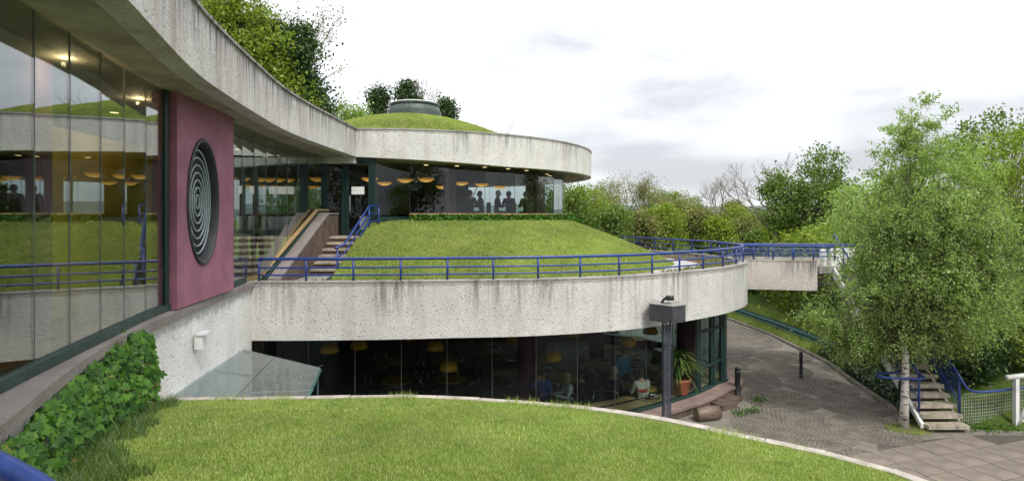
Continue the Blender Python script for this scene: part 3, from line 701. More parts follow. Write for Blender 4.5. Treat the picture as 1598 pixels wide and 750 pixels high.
# steps from the terrace up to the pavilion door
st = thing('terrace_steps', (-4.9, 16.5, -1.62), 'short flight of worn stone steps up to the green pavilion door', 'steps')
for k in range(6):
    z1 = -.65-.162*k; y1 = 17.2-.33*k; yb = 18.02 if k == 0 else y1+.36
    MB().box((-4.93, (y1-.03+yb)/2, z1-.03), (1.0, yb-y1+.03, .06)).build('tread', M['step'], st)
    MB().box((-4.93, (y1+yb)/2+.01, (z1-.06-1.63)/2), (1.0, yb-y1, z1-.06+1.63)).build('riser', M['stone_dark'], st)
def slope_wall(x0, x1, pts):
    mb = MB(); b = 0
    for y, z in pts: mb.v += [(x0, y, -1.63), (x1, y, -1.63), (x1, y, z), (x0, y, z)]
    for i in range(len(pts)-1):
        a = 4*i
        for k in range(4): k2 = (k+1) % 4; mb.f.append((a+k, a+k2, a+4+k2, a+4+k))
    mb.f.append((3, 2, 1, 0)); e_ = 4*(len(pts)-1); mb.f.append((e_, e_+1, e_+2, e_+3)); return mb
slope_wall(-5.68, -5.43, [(13.5, -1.5), (17.05, .0), (18.04, .0)]).build('side_wall', M['stone_dark'], st)
def slope_strip(x0, x1, pts, t):
    mb = MB()
    for y, z in pts: mb.v += [(x0, y, z-t), (x1, y, z-t), (x1, y, z), (x0, y, z)]
    for i in range(len(pts)-1):
        a = 4*i
        for k in range(4): k2 = (k+1) % 4; mb.f.append((a+k, a+k2, a+4+k2, a+4+k))
    mb.f.append((3, 2, 1, 0)); e_ = 4*(len(pts)-1); mb.f.append((e_, e_+1, e_+2, e_+3)); return mb
slope_strip(-5.70, -5.41, [(13.45, -1.49), (17.05, .06), (18.04, .06)], .05).build('side_coping', M['coping'], st)
slope_strip(-5.77, -5.71, [(13.2, -1.50), (17.05, .12), (18.04, .12)], .12).build('green_edge', M['sill_green'], st)
slope_strip(-5.80, -5.70, [(12.4, -1.36), (13.2, -1.36), (17.0, .17), (18.04, .17)], .045).build('timber_rail', M['ledge_wood'], st)
slope_wall(-4.40, -4.24, [(13.4, -1.55), (15.2, -1.35), (17.3, -.52), (18.6, -.3)]).build('stringer', M['sill_green'], st)

# ------------------------------------------------------------------ blue railings
def railing(name, label, path, hs, posts, parent=None, r=.034, r2=.02, base=0., group=None, net=False):
    """path: polyline (x,y,z of the foot); hs: rail heights, the first is the handrail"""
    path = np.array(path, float); c = path.mean(0)
    t = thing(name, tuple(c), label, 'railing', group)
    for i, h in enumerate(hs):
        MB().tube(path+np.array([0, 0, h]), r if i == 0 else r2, 10).build('handrail' if i == 0 else 'rail', M['blue'], t, smooth=True)
    for p in posts: MB().tube([(p[0], p[1], p[2]+base), (p[0], p[1], p[2]+hs[0])], .025, 8).build('post', M['blue'], t, smooth=True)
    return t
rail_line = offs(Ep, .12)[1:132]; rl = np.c_[rail_line, np.full(len(rail_line), -1.43)]
rs = resample(rl, 23)
railing('terrace_railing', 'long curved blue tubular railing along the top of the streaked parapet', rl, (.48, .29, .13), rs)
hp = [(-4.45, 14.5, -1.62), (-4.34, 14.9, -1.55), (-4.3, 17.3, -.55), (-4.28, 17.5, -.52), (-4.1, 17.75, -.5)]
railing('step_railing', 'blue handrail sloping down the short steps by the pavilion door', hp, (.78, .55, .32), [(-4.42, 14.6, -1.62), (-4.3, 17.35, -.55), (-4.1, 17.75, -.5)], r=.03)
near = railing('near_railing', 'thick blue rail in the near bottom left corner', spl([(-3.3, 2.55, -1.7), (-2.4, 2.2, -1.7), (-1.38, 1.66, -1.7), (-.6, 1.05, -1.7), (.3, .75, -1.7), (1.6, .7, -1.7)], 40), (.93,), [(-2.9, 2.4, -1.7), (1.4, .7, -1.7)], r=.033)

# ------------------------------------------------------------------ footbridge and stairs on the right
br = thing('footbridge', (9.2, 18.9, -2.4), 'concrete footbridge from the terrace to the head of the outdoor stairs', 'bridge')
def prism4(A, B, wdir, z0, z1): return [(A[0], A[1]), (B[0], B[1]), (B[0]+wdir[0], B[1]+wdir[1]), (A[0]+wdir[0], A[1]+wdir[1])]
MB().poly([(7.2, 18.75), (9.65, 18.22), (9.68, 18.42), (7.2, 18.95)], -2.40, -1.45).build('beam', M['cast_bridge'], br)
MB().poly([(7.0, 19.95), (11.5, 19.3), (11.5, 19.5), (7.0, 20.15)], -2.40, -1.45).build('beam', M['cast_bridge'], br)
MB().poly([(7.0, 18.96), (9.69, 18.43), (9.7, 18.2), (11.5, 18.2), (11.5, 19.29), (7.0, 19.94)], -1.85, -1.63).build('deck', M['concrete'], br)
for x in (10.05, 10.42): MB().lathe([(.0, -.85), (.08, -.87), (.10, -.93), (.10, -1.63)], (x-.12+.1, 18.6+.1*(x > 10.2), -.35+.1), 14).build('bollard_post', M['white_paint'], br, smooth=True)
MB().box((10.9, 19.0, -1.35), (.7, .14, .5)).build('parapet_block', M['white_paint'], br)
MB().box((11.3, 19.0, GZ+1.7), (.5, .5, 3.6)).build('pier', M['concrete'], br)
bp = [(7.25, 18.85, -1.45), (8.5, 18.58, -1.45), (9.75, 18.3, -1.45), (10.15, 18.15, -1.45)]
railing('bridge_railing', 'near side blue rail along the footbridge', bp, (.44, .28, .13), resample(np.array(bp), 6))
bp = spl([(7.2, 20.05, -1.45), (9.2, 19.75, -1.45), (10.8, 19.5, -1.45), (11.35, 19.2, -1.45), (11.45, 18.6, -1.5)], 24)
railing('bridge_railing', 'far side blue rail of the footbridge curving to the stair head', bp, (.44, .28, .13), resample(bp, 7))
stx = thing('outdoor_stairs', (10.43, 13.75, GZ), 'long straight flight of concrete stairs with white side beam behind the birch', 'stairs')
NS = 20; yt, yb_ = 18.2, 13.75
def stair_c(k):      # k = 0 at the bottom tread
    f = k/(NS-1); return 10.42+.28*f, yb_+.12+(yt-yb_-.12)*f, GZ+.18+(3.57-.18)*f
for k in range(NS):
    x, y, z = stair_c(k)
    MB().box((x, y, z-.045), (.98, .27, .09)).build('tread', M['step'], stx)
    MB().box((x, y+.06, z-.135), (.94, .10, .088)).build('riser', M['stone_dark'], stx)
for sx in (-.53, .46):
    x0, y0, z0 = stair_c(.1); x1, y1, z1 = stair_c(NS-.5); mb = MB()
    for (x, y, z) in ((x0, y0, z0), (x1, y1, z1)):
        for dx, dz in ((-.04, -.36 if z > -4.8 else -.14), (.04, -.36 if z > -4.8 else -.14), (.04, -.02 if sx < 0 else -.14), (-.04, -.02 if sx < 0 else -.14)): mb.v.append((x+sx+dx, y, z+dz))
    for k in range(4): k2 = (k+1) % 4; mb.f.append((k, k2, 4+k2, 4+k))
    mb.f += [(3, 2, 1, 0), (4, 5, 6, 7)]
    mb.build('stringer', M['white_paint'] if sx < 0 else M['step'], stx)
def stair_foot(k, off): x, y, z = stair_c(k); return (x+off, y, z)
lp = [stair_foot(k, -.47) for k in np.linspace(NS-.5, 1.1, 16)]
t = railing('stair_railing', 'left blue stair railing ending in a loop round the birch trunk', lp, (.92,), [stair_foot(k, -.47) for k in (1.1, 5, 9, 13, 17)], r=.03)
MB().tube(np.array(lp)+np.array([0, 0, .30]), .014, 8).build('rail', M['blue'], t, smooth=True)
x, y, z = lp[-1]; z += .92
loop = spl([(x, y, z), (x+.02, y-.16, z-.04), (x-.1, y-.2, z-.05), (x-.45, y-.16, z-.05), (x-.85, y-.1, z-.05), (x-.98, y+.05, z-.05), (x-.85, y+.25, z-.05), (x-.5, y+.32, z-.05), (x-.2, y+.34, z-.05)], 40)
MB().tube(loop, .03, 10).build('loop', M['blue'], t, smooth=True)
rp_ = [stair_foot(k, .50) for k in np.linspace(NS-.5, 1.0, 16)]
rpath = [(p[0], p[1], p[2]) for p in rp_]
x, y, z = rpath[-1]
rpath = spl([rpath[0], rpath[4], rpath[8], rpath[12], rpath[15], (x+.22, y-.06, GZ+.03), (x+.8, y-.02, GZ), (x+2.0, y+.25, GZ+.02), (x+4, y+.5, GZ+.04), (x+6, y+.6, GZ+.04)], 70)
t = railing('stair_railing', 'right blue stair railing running on past the white rope net', rpath, (.90,), [stair_foot(k, .50) for k in (1.0, 5, 9, 13, 17)], r=.03)
MB().tube(np.array([stair_foot(k, .5) for k in np.linspace(NS-.5, 1.0, 16)])+np.array([0, 0, .3]), .014, 8).build('rail', M['blue'], t, smooth=True)
def mesh_net(A, B, zA0, zA1, zB0, zB1, nu, nv, r):
    mb = MB()
    for i in range(nu+1):
        f = i/nu; p = [A[k]+(B[k]-A[k])*f for k in (0, 1)]; z0 = zA0+(zB0-zA0)*f; z1 = zA1+(zB1-zA1)*f
        mb.tube([(p[0], p[1], z0), (p[0]+.01*math.sin(i*2.1), p[1], (z0+z1)/2), (p[0], p[1], z1)], r, 3, cap=False)
    for j in range(nv+1):
        g_ = j/nv
        mb.tube([(A[0]+(B[0]-A[0])*f, A[1]+(B[1]-A[1])*f, (zA0+(zB0-zA0)*f)*(1-g_)+(zA1+(zB1-zA1)*f)*g_-.03*math.sin(math.pi*f)*(1-abs(2*g_-1))) for f in np.linspace(0, 1, 9)], r, 3, cap=False)
    return mb
a_ = stair_foot(1.0, .50); b_ = stair_foot(15, .5)
mesh_net(a_, b_, a_[2]+.05, a_[2]+.85, b_[2]+.05, b_[2]+.85, 44, 9, .004).build('infill_mesh', M['blue'], t, kind='stuff')
a_ = stair_foot(1.0, -.47); b_ = stair_foot(15, -.47)
mesh_net(a_, b_, a_[2]+.05, a_[2]+.85, b_[2]+.05, b_[2]+.85, 44, 9, .003).build('infill_mesh', M['blue'], bpy.data.objects['stair_railing'], kind='stuff')
nx0, ny0 = x+.1, y+.05
net = mesh_net((nx0, ny0), (nx0+1.45, ny0+.26), GZ+.08, GZ+.80, GZ+.12, GZ+.86, 22, 9, .0035)
net.build('rope_net', M['rope'], label='sagging white rope net between blue rail post and white gate', cat='net')
gt = thing('white_gate', (12.6, 14.2, GZ), 'white tubular gate with diagonal brace at the right edge', 'gate')
MB().tube([(12.05, 14.05, GZ+1.24), (14.6, 14.5, GZ+1.34)], .062, 14).build('top_pipe', M['white_paint'], gt, smooth=True)
MB().box((12.32, 14.1, GZ+.6), (.10, .09, 1.2), .15).build('gate_post', M['white_paint'], gt)
MB().tube([(12.35, 14.07, GZ+.1), (12.95, 14.2, GZ+1.1)], .045, 8).build('brace', M['white_paint'], gt, smooth=True)
MB().tube([(12.3, 14.12, GZ+.14), (14.5, 14.5, GZ+.2)], .04, 8).build('bottom_rail', M['white_paint'], gt, smooth=True)
mesh_net((12.4, 14.13), (14.4, 14.47), GZ+.16, GZ+1.15, GZ+.2, GZ+1.2, 30, 12, .003).build('gate_mesh', M['rope'], gt, kind='stuff')

# ------------------------------------------------------------------ canopy, lamps, bollards, guard rail, log
cn = thing('glass_canopy', (-4.4, 10, -2.7), 'tilted glass entrance canopy between the white wall and the parapet', 'canopy')
cA, cB, cC, cD = at(243, 626, -2.62), at(366, 541, -2.72), at(500, 573, -2.78), at(474, 628, -2.66)
def quad_slab(q, t):
    mb = MB(); n_ = np.cross(q[1]-q[0], q[3]-q[0]); n_ /= np.linalg.norm(n_)
    if n_[2] < 0: n_ = -n_
    mb.v = [tuple(p) for p in q]+[tuple(p-n_*t) for p in q]
    mb.f = [(0, 1, 2, 3), (7, 6, 5, 4)]+[(k, 4+k, 4+(k+1) % 4, (k+1) % 4) for k in range(4)]; return mb
mid1, mid2 = (cB+cC)/2, (cA+cD)/2
quad_slab([cA, cB, mid1+(cB-cC)*.003, mid2+(cA-cD)*.003], .03).build('glass_pane', M['glass_canopy'], cn)
quad_slab([mid2-(cA-cD)*.003, mid1-(cB-cC)*.003, cC, cD], .03).build('glass_pane', M['glass_canopy'], cn)
dz = np.array([0, 0, .0])
for p, q, rr in ((cB, cC, .028), (cC, cD, .028), (cA, cD, .028), (cA, cB, .04)):
    MB().tube([tuple(p-np.array([0, 0, .045])), tuple(q-np.array([0, 0, .045]))], rr, 8).build('edge_bar', M['guard'], cn, smooth=True)
MB().tube([tuple(cA*.45+cB*.55+np.array([0, 0, -.06])), tuple(cD*.45+cC*.55+np.array([0, 0, -.06]))], .025, 8).build('cross_bar', M['joint'], cn, smooth=True)
MB().tube(spl([tuple(cA*.7+cB*.3+np.array([.5, 0, -.12])), tuple((cA+cC)/2+np.array([0, 0, -.16])), tuple(cD*.5+cC*.5+np.array([0, 0, -.12]))], 14), .012, 6).build('cable', M['pale'], cn, smooth=True)
lb = (cA+cC)/2; MB().box((lb[0]+.15, lb[1]-.4, lb[2]-.16), (.5, .12, .07), .1).build('strip_light', M['pale'], cn)
for p in (cC, cD): MB().tube([tuple(p-np.array([.06, -.02, .06])), (p[0]-.06, p[1]+.02, GZ)], .02, 8).build('support', M['joint'], cn, smooth=True)
MB().box((cC[0]-.12, cC[1]-.5, -3.95), (.02, 1.4, 2.35), -.15).build('side_glass', M['glass_low'], cn)
MB().poly([(cA[0], cA[1]+.1), (cB[0]+.1, cB[1]), (cC[0], cC[1]), (cD[0], cD[1])], GZ+.008, GZ+.02).build('canopy_mat', M['lino'], cn)
wl = thing('wall_box', (-5.05, 9.65, -2.05), 'small white junction box fixed on the white roughcast wall', 'wall box')
k_ = int(np.argmin(np.abs(Op[:, 1]-9.3))); q_ = Op[k_]
MB().box((q_[0]+.06, q_[1], -2.03), (.12, .24, .22), .2).build('box_body', M['white_paint'], wl)
MB().box((q_[0]+.10, q_[1], -1.90), (.16, .28, .03), .2).build('box_lid', M['pale'], wl)
# lamp on perforated mast in front of the restaurant
lx, ly = at(1040, 645, GZ+.45)[0]*.985, 13.35
lx = (1040-799)/900*ly
mt = thing('courtyard_lamp', (lx, ly, GZ), 'charcoal box lamp on a tall perforated steel mast before the parapet', 'lamp')
per = MB()
for k in range(60):
    z = GZ+.05+k*.052
    for a in range(4):
        s_a, c_a = math.sin(a*math.pi/2), math.cos(a*math.pi/2)
        for sgn in (-1, 1):
            c0 = Vector((lx+c_a*.08-s_a*.0, ly+s_a*.08, z)); tdir = Vector((-s_a, c_a, 0))
            per.tube([c0-tdir*.075*sgn, c0+tdir*.075*sgn+Vector((0, 0, .052))], .007, 4, cap=False)
per.build('perforated_mast', M['mast'], mt, kind='stuff')
for dx, dy in ((-.08, -.08), (.08, -.08), (.08, .08), (-.08, .08)): MB().box((lx+dx, ly+dy, -3.65), (.012, .012, 3.1)).build('mast_edge', M['mast'], mt)
hx, hy, hz = lx+.03, ly+.05, -2.27
pts5 = [(hx-.38, hy+.15), (hx-.02+.0, hy-.40), (hx+.38, hy-.1), (hx+.3, hy+.36), (hx-.3, hy+.4)]
hb = MB().poly([(hx-.40, hy+.05), (hx+.03, hy-.34), (hx+.40, hy-.10), (hx+.36, hy+.3), (hx-.2, hy+.4)], hz-.19, hz+.19).build('lamp_box', M['lamp_box'], mt)
MB().poly([(hx-.42, hy+.06), (hx+.03, hy-.36), (hx+.42, hy-.105), (hx+.375, hy+.315), (hx-.21, hy+.42)], hz+.191, hz+.215).build('box_lid', M['concrete'], mt)
MB().tube([(hx-.12, hy+.05, hz+.22), (hx-.05, hy+.02, hz+.33), (hx+.02, hy, hz+.34)], .03, 8).build('bracket', M['black'], mt, smooth=True)
MB().tube([(hx-.03, hy, hz+.34), (hx+.14, hy-.06, hz+.35)], .06, 10).build('spotlight', M['black'], mt, smooth=True)
def bollard(x, y, h, label, r=.055):
    t = thing('bollard', (x, y, GZ), label, 'bollard', 'black bollards on the cobbled path')
    MB().lathe([(r*1.25, 0), (r*1.2, .05), (r, .06), (r, h-.16), (r*1.15, h-.15), (r*1.15, h-.11), (r*.95, h-.1), (r*.95, h-.05), (r*1.1, h-.04), (r*.8, h), (0.001, h+.012)], (x, y, GZ), 16).build('post', M['black'], t, smooth=True)
    MB().lathe([(r*1.6, 0), (r*1.6, .012), (r*1.2, .014)], (x, y, GZ), 16).build('base_plate', M['black'], t)
p = at(1250, 590, GZ); bollard(p[0], p[1], .84, 'slim black bollard standing alone on the cobbled path', .05)
p = at(1151, 616, GZ); bollard(p[0], p[1], .80, 'stout black bollard by the corner of the restaurant plinth', .075)
p = at(1411, 659, GZ); bollard(p[0], p[1]+.1, 1.02, 'black post inside the blue rail loop beside the birch trunk', .07)
gd = thing('guardrail', (11.2, 25, GZ), 'dark green metal guardrail along the grass verge of the path', 'guardrail')
gl_ = spl([(10.4, 33, 0), (11.0, 30, 0), (11.35, 27, 0), (11.55, 24, 0), (11.6, 21.8, 0), (11.6, 20.6, 0)], 40)
prof = [(-.0, -.15), (-.03, -.12), (-.03, -.07), (.02, -.03), (.02, .03), (-.03, .07), (-.03, .12), (0, .15)]
nn_ = normals2(gl_); gzl = ground_z(gl_[:, 0], gl_[:, 1])
MB().grid([[(gl_[i, 0]+nn_[i, 0]*-a, gl_[i, 1]+nn_[i, 1]*-a, -4.72+b) for a, b in prof] for i in range(len(gl_))]).build('beam', M['guard'], gd, smooth=True)
for i in range(1, 40, 6): MB().box((gl_[i, 0]+.07, gl_[i, 1], (-4.6+gzl[i])/2-.15), (.08, .1, -4.6-gzl[i]+.3)).build('post', M['guard'], gd)
lgp = at(1104, 645, GZ+.16)
lg = thing('log', (lgp[0], lgp[1], GZ), 'short thick weathered log lying below the restaurant plinth', 'log')
MB().tube([(lgp[0]-.30, lgp[1]-.08, GZ+.17), (lgp[0]-.29, lgp[1]-.08, GZ+.17), (lgp[0], lgp[1], GZ+.185), (lgp[0]+.31, lgp[1]+.08, GZ+.17), (lgp[0]+.32, lgp[1]+.08, GZ+.17)], [.15, .168, .18, .168, .15], 14).build('trunk_piece', M['log'], lg, smooth=True)
for sx in (-1, 1): MB().tube([(lgp[0]+sx*.322, lgp[1]+sx*.08, GZ+.17), (lgp[0]+sx*.326, lgp[1]+sx*.081, GZ+.17)], .13, 14).build('sawn_end', M['twig'], lg)
for k, (dx, dy, w_) in enumerate(((.75, 1.0, .6), (1.1, 1.45, .55))):
    MB().box((lgp[0]+dx, lgp[1]+dy, GZ+.07), (w_, .5, .14), .5+k*.3).build('stone_block', M['stone_dark'], label=('flat brown stone block by the end of the log', 'low brown stone block next to the stout bollard')[k], cat='stone')

# ------------------------------------------------------------------ ivy on the white wall
mes = []
for k in range(3):
    pts = [(0, 0), (.18, -.06), (.5, -.16), (.38, .12), (.52, .46), (.2, .5), (.02, .92), (-.2, .52), (-.5, .44), (-.37, .1), (-.48, -.18), (-.17, -.07)]
    pts = [(x*random.uniform(.85, 1.1), y*random.uniform(.9, 1.05)) for x, y in pts]
    me = bpy.data.meshes.new('ivy_leaf')
    me.from_pydata([(0, .3, .05)]+[(x, y, -.12*x*x-.08*(y-.3)**2) for x, y in pts], [], [(0, 1+i, 1+(i+1) % 12) for i in range(12)]); me.materials.append(M['ivy'])
    mes.append(me)
ivy = thing('wall_ivy', (-4.2, 6, -2.2), 'bright green ivy spilling down the white wall below the left coping', 'ivy')
ipos = []
while len(ipos) < 3200:
    y = random.uniform(2.2, 7.5); k = int(np.argmin(np.abs(Op[:, 1]-y))); x = Op[k, 0]
    top = np.interp(y, [2, 3.4, 4.2, 5.3, 6.2, 6.8, 7.2, 7.5], [-1.57, -1.56, -1.55, -1.52, -1.46, -1.40, -1.42, -1.55])
    bot = -2.5 if y > 5.5 else -2.3
    u_ = random.random(); z = bot+(top-bot)*u_
    if random.random() < .2 and math.sin(y*9)*math.sin(z*11+y*3) > .5: continue
    bulge = np.interp(y, [2, 5, 6.2, 7.2, 7.5], [.06, .08, .15, .19, .12])*math.sin(math.pi*min(1, u_*.75+.2))
    o_ = bulge*random.random()**.5+.05
    if z > -1.5: o_ -= random.random()*.12
    ipos.append((x+o_, y+random.uniform(-.02, .02), z, o_))
ipos.sort(key=lambda p: p[1]-3*p[3])
iv, ifc = [], []
for k, (x, y, z, o_) in enumerate(ipos):
    s = random.choice((random.uniform(.045, .08), random.uniform(.07, .12)))
    nz = Vector((1, -.35, .55))+Vector((random.gauss(0, .35), random.gauss(0, .35), random.gauss(0, .3)))
    q = nz.to_track_quat('Z', 'Y'); q = q @ Matrix.Rotation(math.pi+random.uniform(-1.3, 1.3), 3, 'Z').to_quaternion()
    if k < 2100 and k % 7 == 0:
        o = bpy.data.objects.new('ivy_leaf', mes[k % 3]); col.objects.link(o); o.parent = ivy
        o.location = np.array([x, y, z])-WL[ivy.name]; o.rotation_mode = 'QUATERNION'; o.rotation_quaternion = q; o.scale = (s, s, s)
    else:
        b = len(iv); m_ = mes[k % 3]
        for v_ in m_.vertices: w_ = q @ (v_.co*s); iv.append((x+w_.x, y+w_.y, z+w_.z))
        ifc += [tuple(b+j for j in p_.vertices) for p_ in m_.polygons]
npmesh('ivy_leaf', iv, ifc, M['ivy'], ivy, kind='stuff')
stm = MB()
for k in range(26):
    y = random.uniform(2.5, 7.1); kk = int(np.argmin(np.abs(Op[:, 1]-y))); x = Op[kk, 0]
    stm.tube([(x+.06, y, -2.5), (x+.07, y+random.uniform(-.2, .2), -2.1), (x+.06, y+random.uniform(-.3, .3), -1.65)], .007, 4, cap=False)
stm.build('ivy_stem', M['bark'], ivy, kind='stuff')

# ------------------------------------------------------------------ furniture, lamps, plants inside
def place_copy(src, loc, rz=0., label=None, first=[set()]):
    if src.name not in first[0]: first[0].add(src.name); o = src
    else: o = copy_tree(src)
    o.location = loc; o.rotation_euler = (0, 0, rz)
    if label: o['label'] = label
    return o
FZ = GZ-.3
tb = thing('round_table', (0, 0, 0), 'round yellow topped table in the dim restaurant', 'table', 'yellow round tables in the restaurant')
MB().lathe([(.0, .70), (.40, .70), (.43, .715), (.43, .735), (.40, .745), (.0, .745)], n=28).build('tabletop', M['yellow_top'], tb)
MB().lathe([(.035, .03), (.035, .70)], n=12).build('pedestal', M['chrome'], tb, smooth=True)
MB().lathe([(.0, .04), (.05, .035), (.26, .012), (.26, .0)], n=20).build('foot', M['chrome'], tb, smooth=True)
ch = thing('chair', (0, 0, 0), 'dark chair on thin chrome legs in the dim restaurant', 'chair', 'chrome chairs in the restaurant')
MB().lathe([(.0, .44), (.19, .44), (.205, .455), (.19, .47), (.0, .475)], n=18).build('seat', M['dark_seat'], ch, smooth=True)
for sx in (-1, 1):
    for sy in (-1, 1):
        pth = [(sx*.15, sy*.15, .44), (sx*.19, sy*.19, 0)]
        MB().tube(pth, .011, 6).build('leg', M['chrome'], ch, smooth=True)
MB().tube(spl([(-.18, .15, .44), (-.20, .2, .62), (-.19, .23, .78), (0, .27, .82), (.19, .23, .78), (.20, .2, .62), (.18, .15, .44)], 20), .011, 6).build('back_frame', M['chrome'], ch, smooth=True)
MB().tube([(-.19, .215, .7), (0, .25, .71), (.19, .215, .7)], .02, 6).build('backrest', M['dark_seat'], ch, smooth=True)
tabs = [((620, 592), -4.76), ((705, 590), 0), ((790, 580), 0), ((880, 588), 0), ((930, 567), 0), ((975, 550), 0), ((1000, 603), 0), ((845, 560), 0), ((700, 562), 0), ((610, 562), 0), ((990, 527), 0), ((940, 540), 0), ((770, 548), 0)]
ORD = ['first', 'second', 'third', 'fourth', 'fifth', 'sixth', 'seventh', 'eighth', 'ninth', 'tenth', 'eleventh', 'twelfth', 'thirteenth']
tabs.sort(key=lambda q: q[0][0])
for ti, (uv, _) in enumerate(tabs):
    p = at(uv[0], uv[1], FZ+.745)
    place_copy(tb, (p[0], p[1], FZ), 0, ORD[ti]+' round yellow topped table from the left in the dim restaurant')
    seats = []
    for k in range(3):
        a = random.uniform(0, 6.28) if k == 0 else a+2.1+random.uniform(-.3, .3)
        x, y = p[0]+.68*math.cos(a), p[1]+.68*math.sin(a)
        dmin = np.min(np.hypot(*(Rp-np.array([x, y])).T))
        if dmin < .35 or y > 23.6: continue
        seats.append((y, x, a))
    seats.sort(); names = ['nearest']+(['left', 'right'] if len(seats) > 2 and seats[1][1] < seats[2][1] else ['right', 'left'])
    for nm_, (y, x, a) in zip(names, seats):
        o = place_copy(ch, (x, y, FZ), a-math.pi/2, {'nearest': 'dark chrome legged chair nearest the window at the ', 'left': 'dark chrome legged chair at the rear left of the ', 'right': 'dark chrome legged chair at the rear right of the '}[nm_]+ORD[ti]+' yellow table from the left')
pl = thing('dome_pendant', (0, 0, 0), 'yellow dome pendant lamp over the restaurant tables', 'pendant lamp', 'yellow dome pendants in the restaurant')
MB().lathe([(.03, .24), (.10, .23), (.17, .185), (.215, .11), (.23, .0), (.222, .0), (.205, .105), (.16, .175), (.02, .225)], n=28).build('shade', M['lamp_yellow'], pl, smooth=True)
MB().lathe([(.0, .02), (.05, .04), (.06, .09), (.04, .14), (.01, .2)], n=12).build('bulb', M['pale'], pl, smooth=True)
MB().tube([(0, 0, .23), (0, 0, .95)], .006, 5).build('cord', M['black'], pl)
for pi_, (u, v, Yp) in enumerate(sorted(((514, 549, 14.3), (560, 543, 15.2), (680, 545, 15.6), (700, 577, 14.6), (863, 561, 15.6), (980, 538, 16.5), (955, 518, 18.5), (893, 524, 18.0), (800, 533, 18), (640, 530, 18.5), (1015, 520, 17.5), (840, 520, 21)))):
    x = (u-799)/900*Yp; z = (335-v)/900*Yp
    o = place_copy(pl, (x, Yp, z), 0, ORD[pi_]+' yellow dome pendant lamp from the left in the restaurant')
    cd = [c for c in o.children if c.name.startswith('cord')][0]; cd.scale = (1, 1, 1)
    if abs(-2.3-z-.95) > .02:
        cd.data = cd.data.copy(); 
        for vv in cd.data.vertices:
            if vv.co.z > .5: vv.co.z = -2.3-z
bl = thing('bowl_pendant', (0, 0, 0), 'lit amber bowl pendant hanging inside the round pavilion', 'pendant lamp', 'amber bowl pendants in the pavilion')
MB().lathe([(.0, -.09), (.12, -.075), (.22, -.035), (.29, .02), (.30, .045), (.27, .055)], n=28).build('bowl', M['lamp_lit'], bl, smooth=True)
MB().lathe([(.30, .045), (.19, .12), (.06, .18), (.01, .2)], n=24).build('cover', simple('amber_cover', (.35, .17, .03), .4), bl, smooth=True)
MB().tube([(0, 0, .19), (0, 0, .55)], .01, 5).build('rod', M['black'], bl)
for pi_, (u, v, Yp) in enumerate(sorted(((632, 277, 21.0), (665, 264, 20.6), (720, 276, 23), (752, 274, 24), (690, 276, 26), (600, 283, 23), (780, 280, 26)))):
    x = (u-799)/900*Yp; z = min(1.25, (335-v)/900*Yp); place_copy(bl, (x, Yp, z), 0, ORD[pi_]+' lit amber bowl pendant from the left in the round pavilion')
o = place_copy(bl, (-5.0, 20.3, 1.25)); o['label'] = 'lit amber bowl pendant seen through the green door'; del o['group']
for pi_, (u, v, Yp) in enumerate(((66, 250, 9.5), (80, 240, 10.4), (110, 244, 11))):
    x = -8.0-random.random(); place_copy(bl, (x, Yp*.7+1, 1.2), 0, ('nearest', 'middle', 'farthest')[pi_]+' lit amber bowl pendant inside the glazed link building')['group'] = 'amber bowl pendants in the link'
for k, a in enumerate(np.linspace(R(-75), R(-5), 8)):
    p = dc(a, 6.3); MB().lathe([(.08, 1.714), (.0, 1.714)], (*p, 0), 12).build('downlight', M['spot_lit'], pav_)
def pot_plant(p, h, label, s=1.):
    t = thing('potted_plant', p, label, 'plant')
    MB().lathe([(.0, 0), (.17*s, 0), (.20*s, .05), (.25*s, .36), (.27*s, .40), (.27*s, .45), (.23*s, .45), (.22*s, .40), (0, .40)], p, 24).build('pot', M['terracotta'], t, smooth=True)
    mb = MB()
    for k in range(4): mb.tube([(p[0]+.04*k-.06, p[1], p[2]+.4), (p[0]+random.uniform(-.1, .1), p[1]+random.uniform(-.1, .1), p[2]+.4+h*.6)], .02, 5)
    mb.build('stem', M['bark'], t)
    V = []; Fc = []
    for k in range(170):
        c = Vector((p[0]+random.uniform(-.12, .12)*s, p[1]+random.uniform(-.12, .12)*s, p[2]+.45+h*random.uniform(.1, .85)))
        a = random.uniform(0, 6.28); L_ = random.uniform(.3, .55)*s; d_ = Vector((math.cos(a), math.sin(a), 0)); wv = Vector((-d_.y, d_.x, 0))*.025
        up = random.uniform(.1, .6); b = len(V)
        for f in (0, .35, .7, 1):
            q = c+d_*L_*f+Vector((0, 0, L_*(up*f-.7*f*f))); w2 = wv*(1.2-f if f else .6); V += [tuple(q-w2), tuple(q+w2)]
        for j in range(3): Fc.append((b+2*j, b+2*j+1, b+2*j+3, b+2*j+2))
    npmesh('foliage', V, Fc, M['lf_mid'], t)
    return t
q = at(1067, 622, -4.88); q[1] = 15.75; q[0] = (1067-799)/900*q[1]
pot_plant((4.55, 15.72, -4.88), .85, 'spiky green plant in a terracotta pot on the window bench', 1.22)
pot_plant((5.9, 19.3, FZ), 1.7, 'tall leafy plant standing inside the far restaurant glass', 1.3)

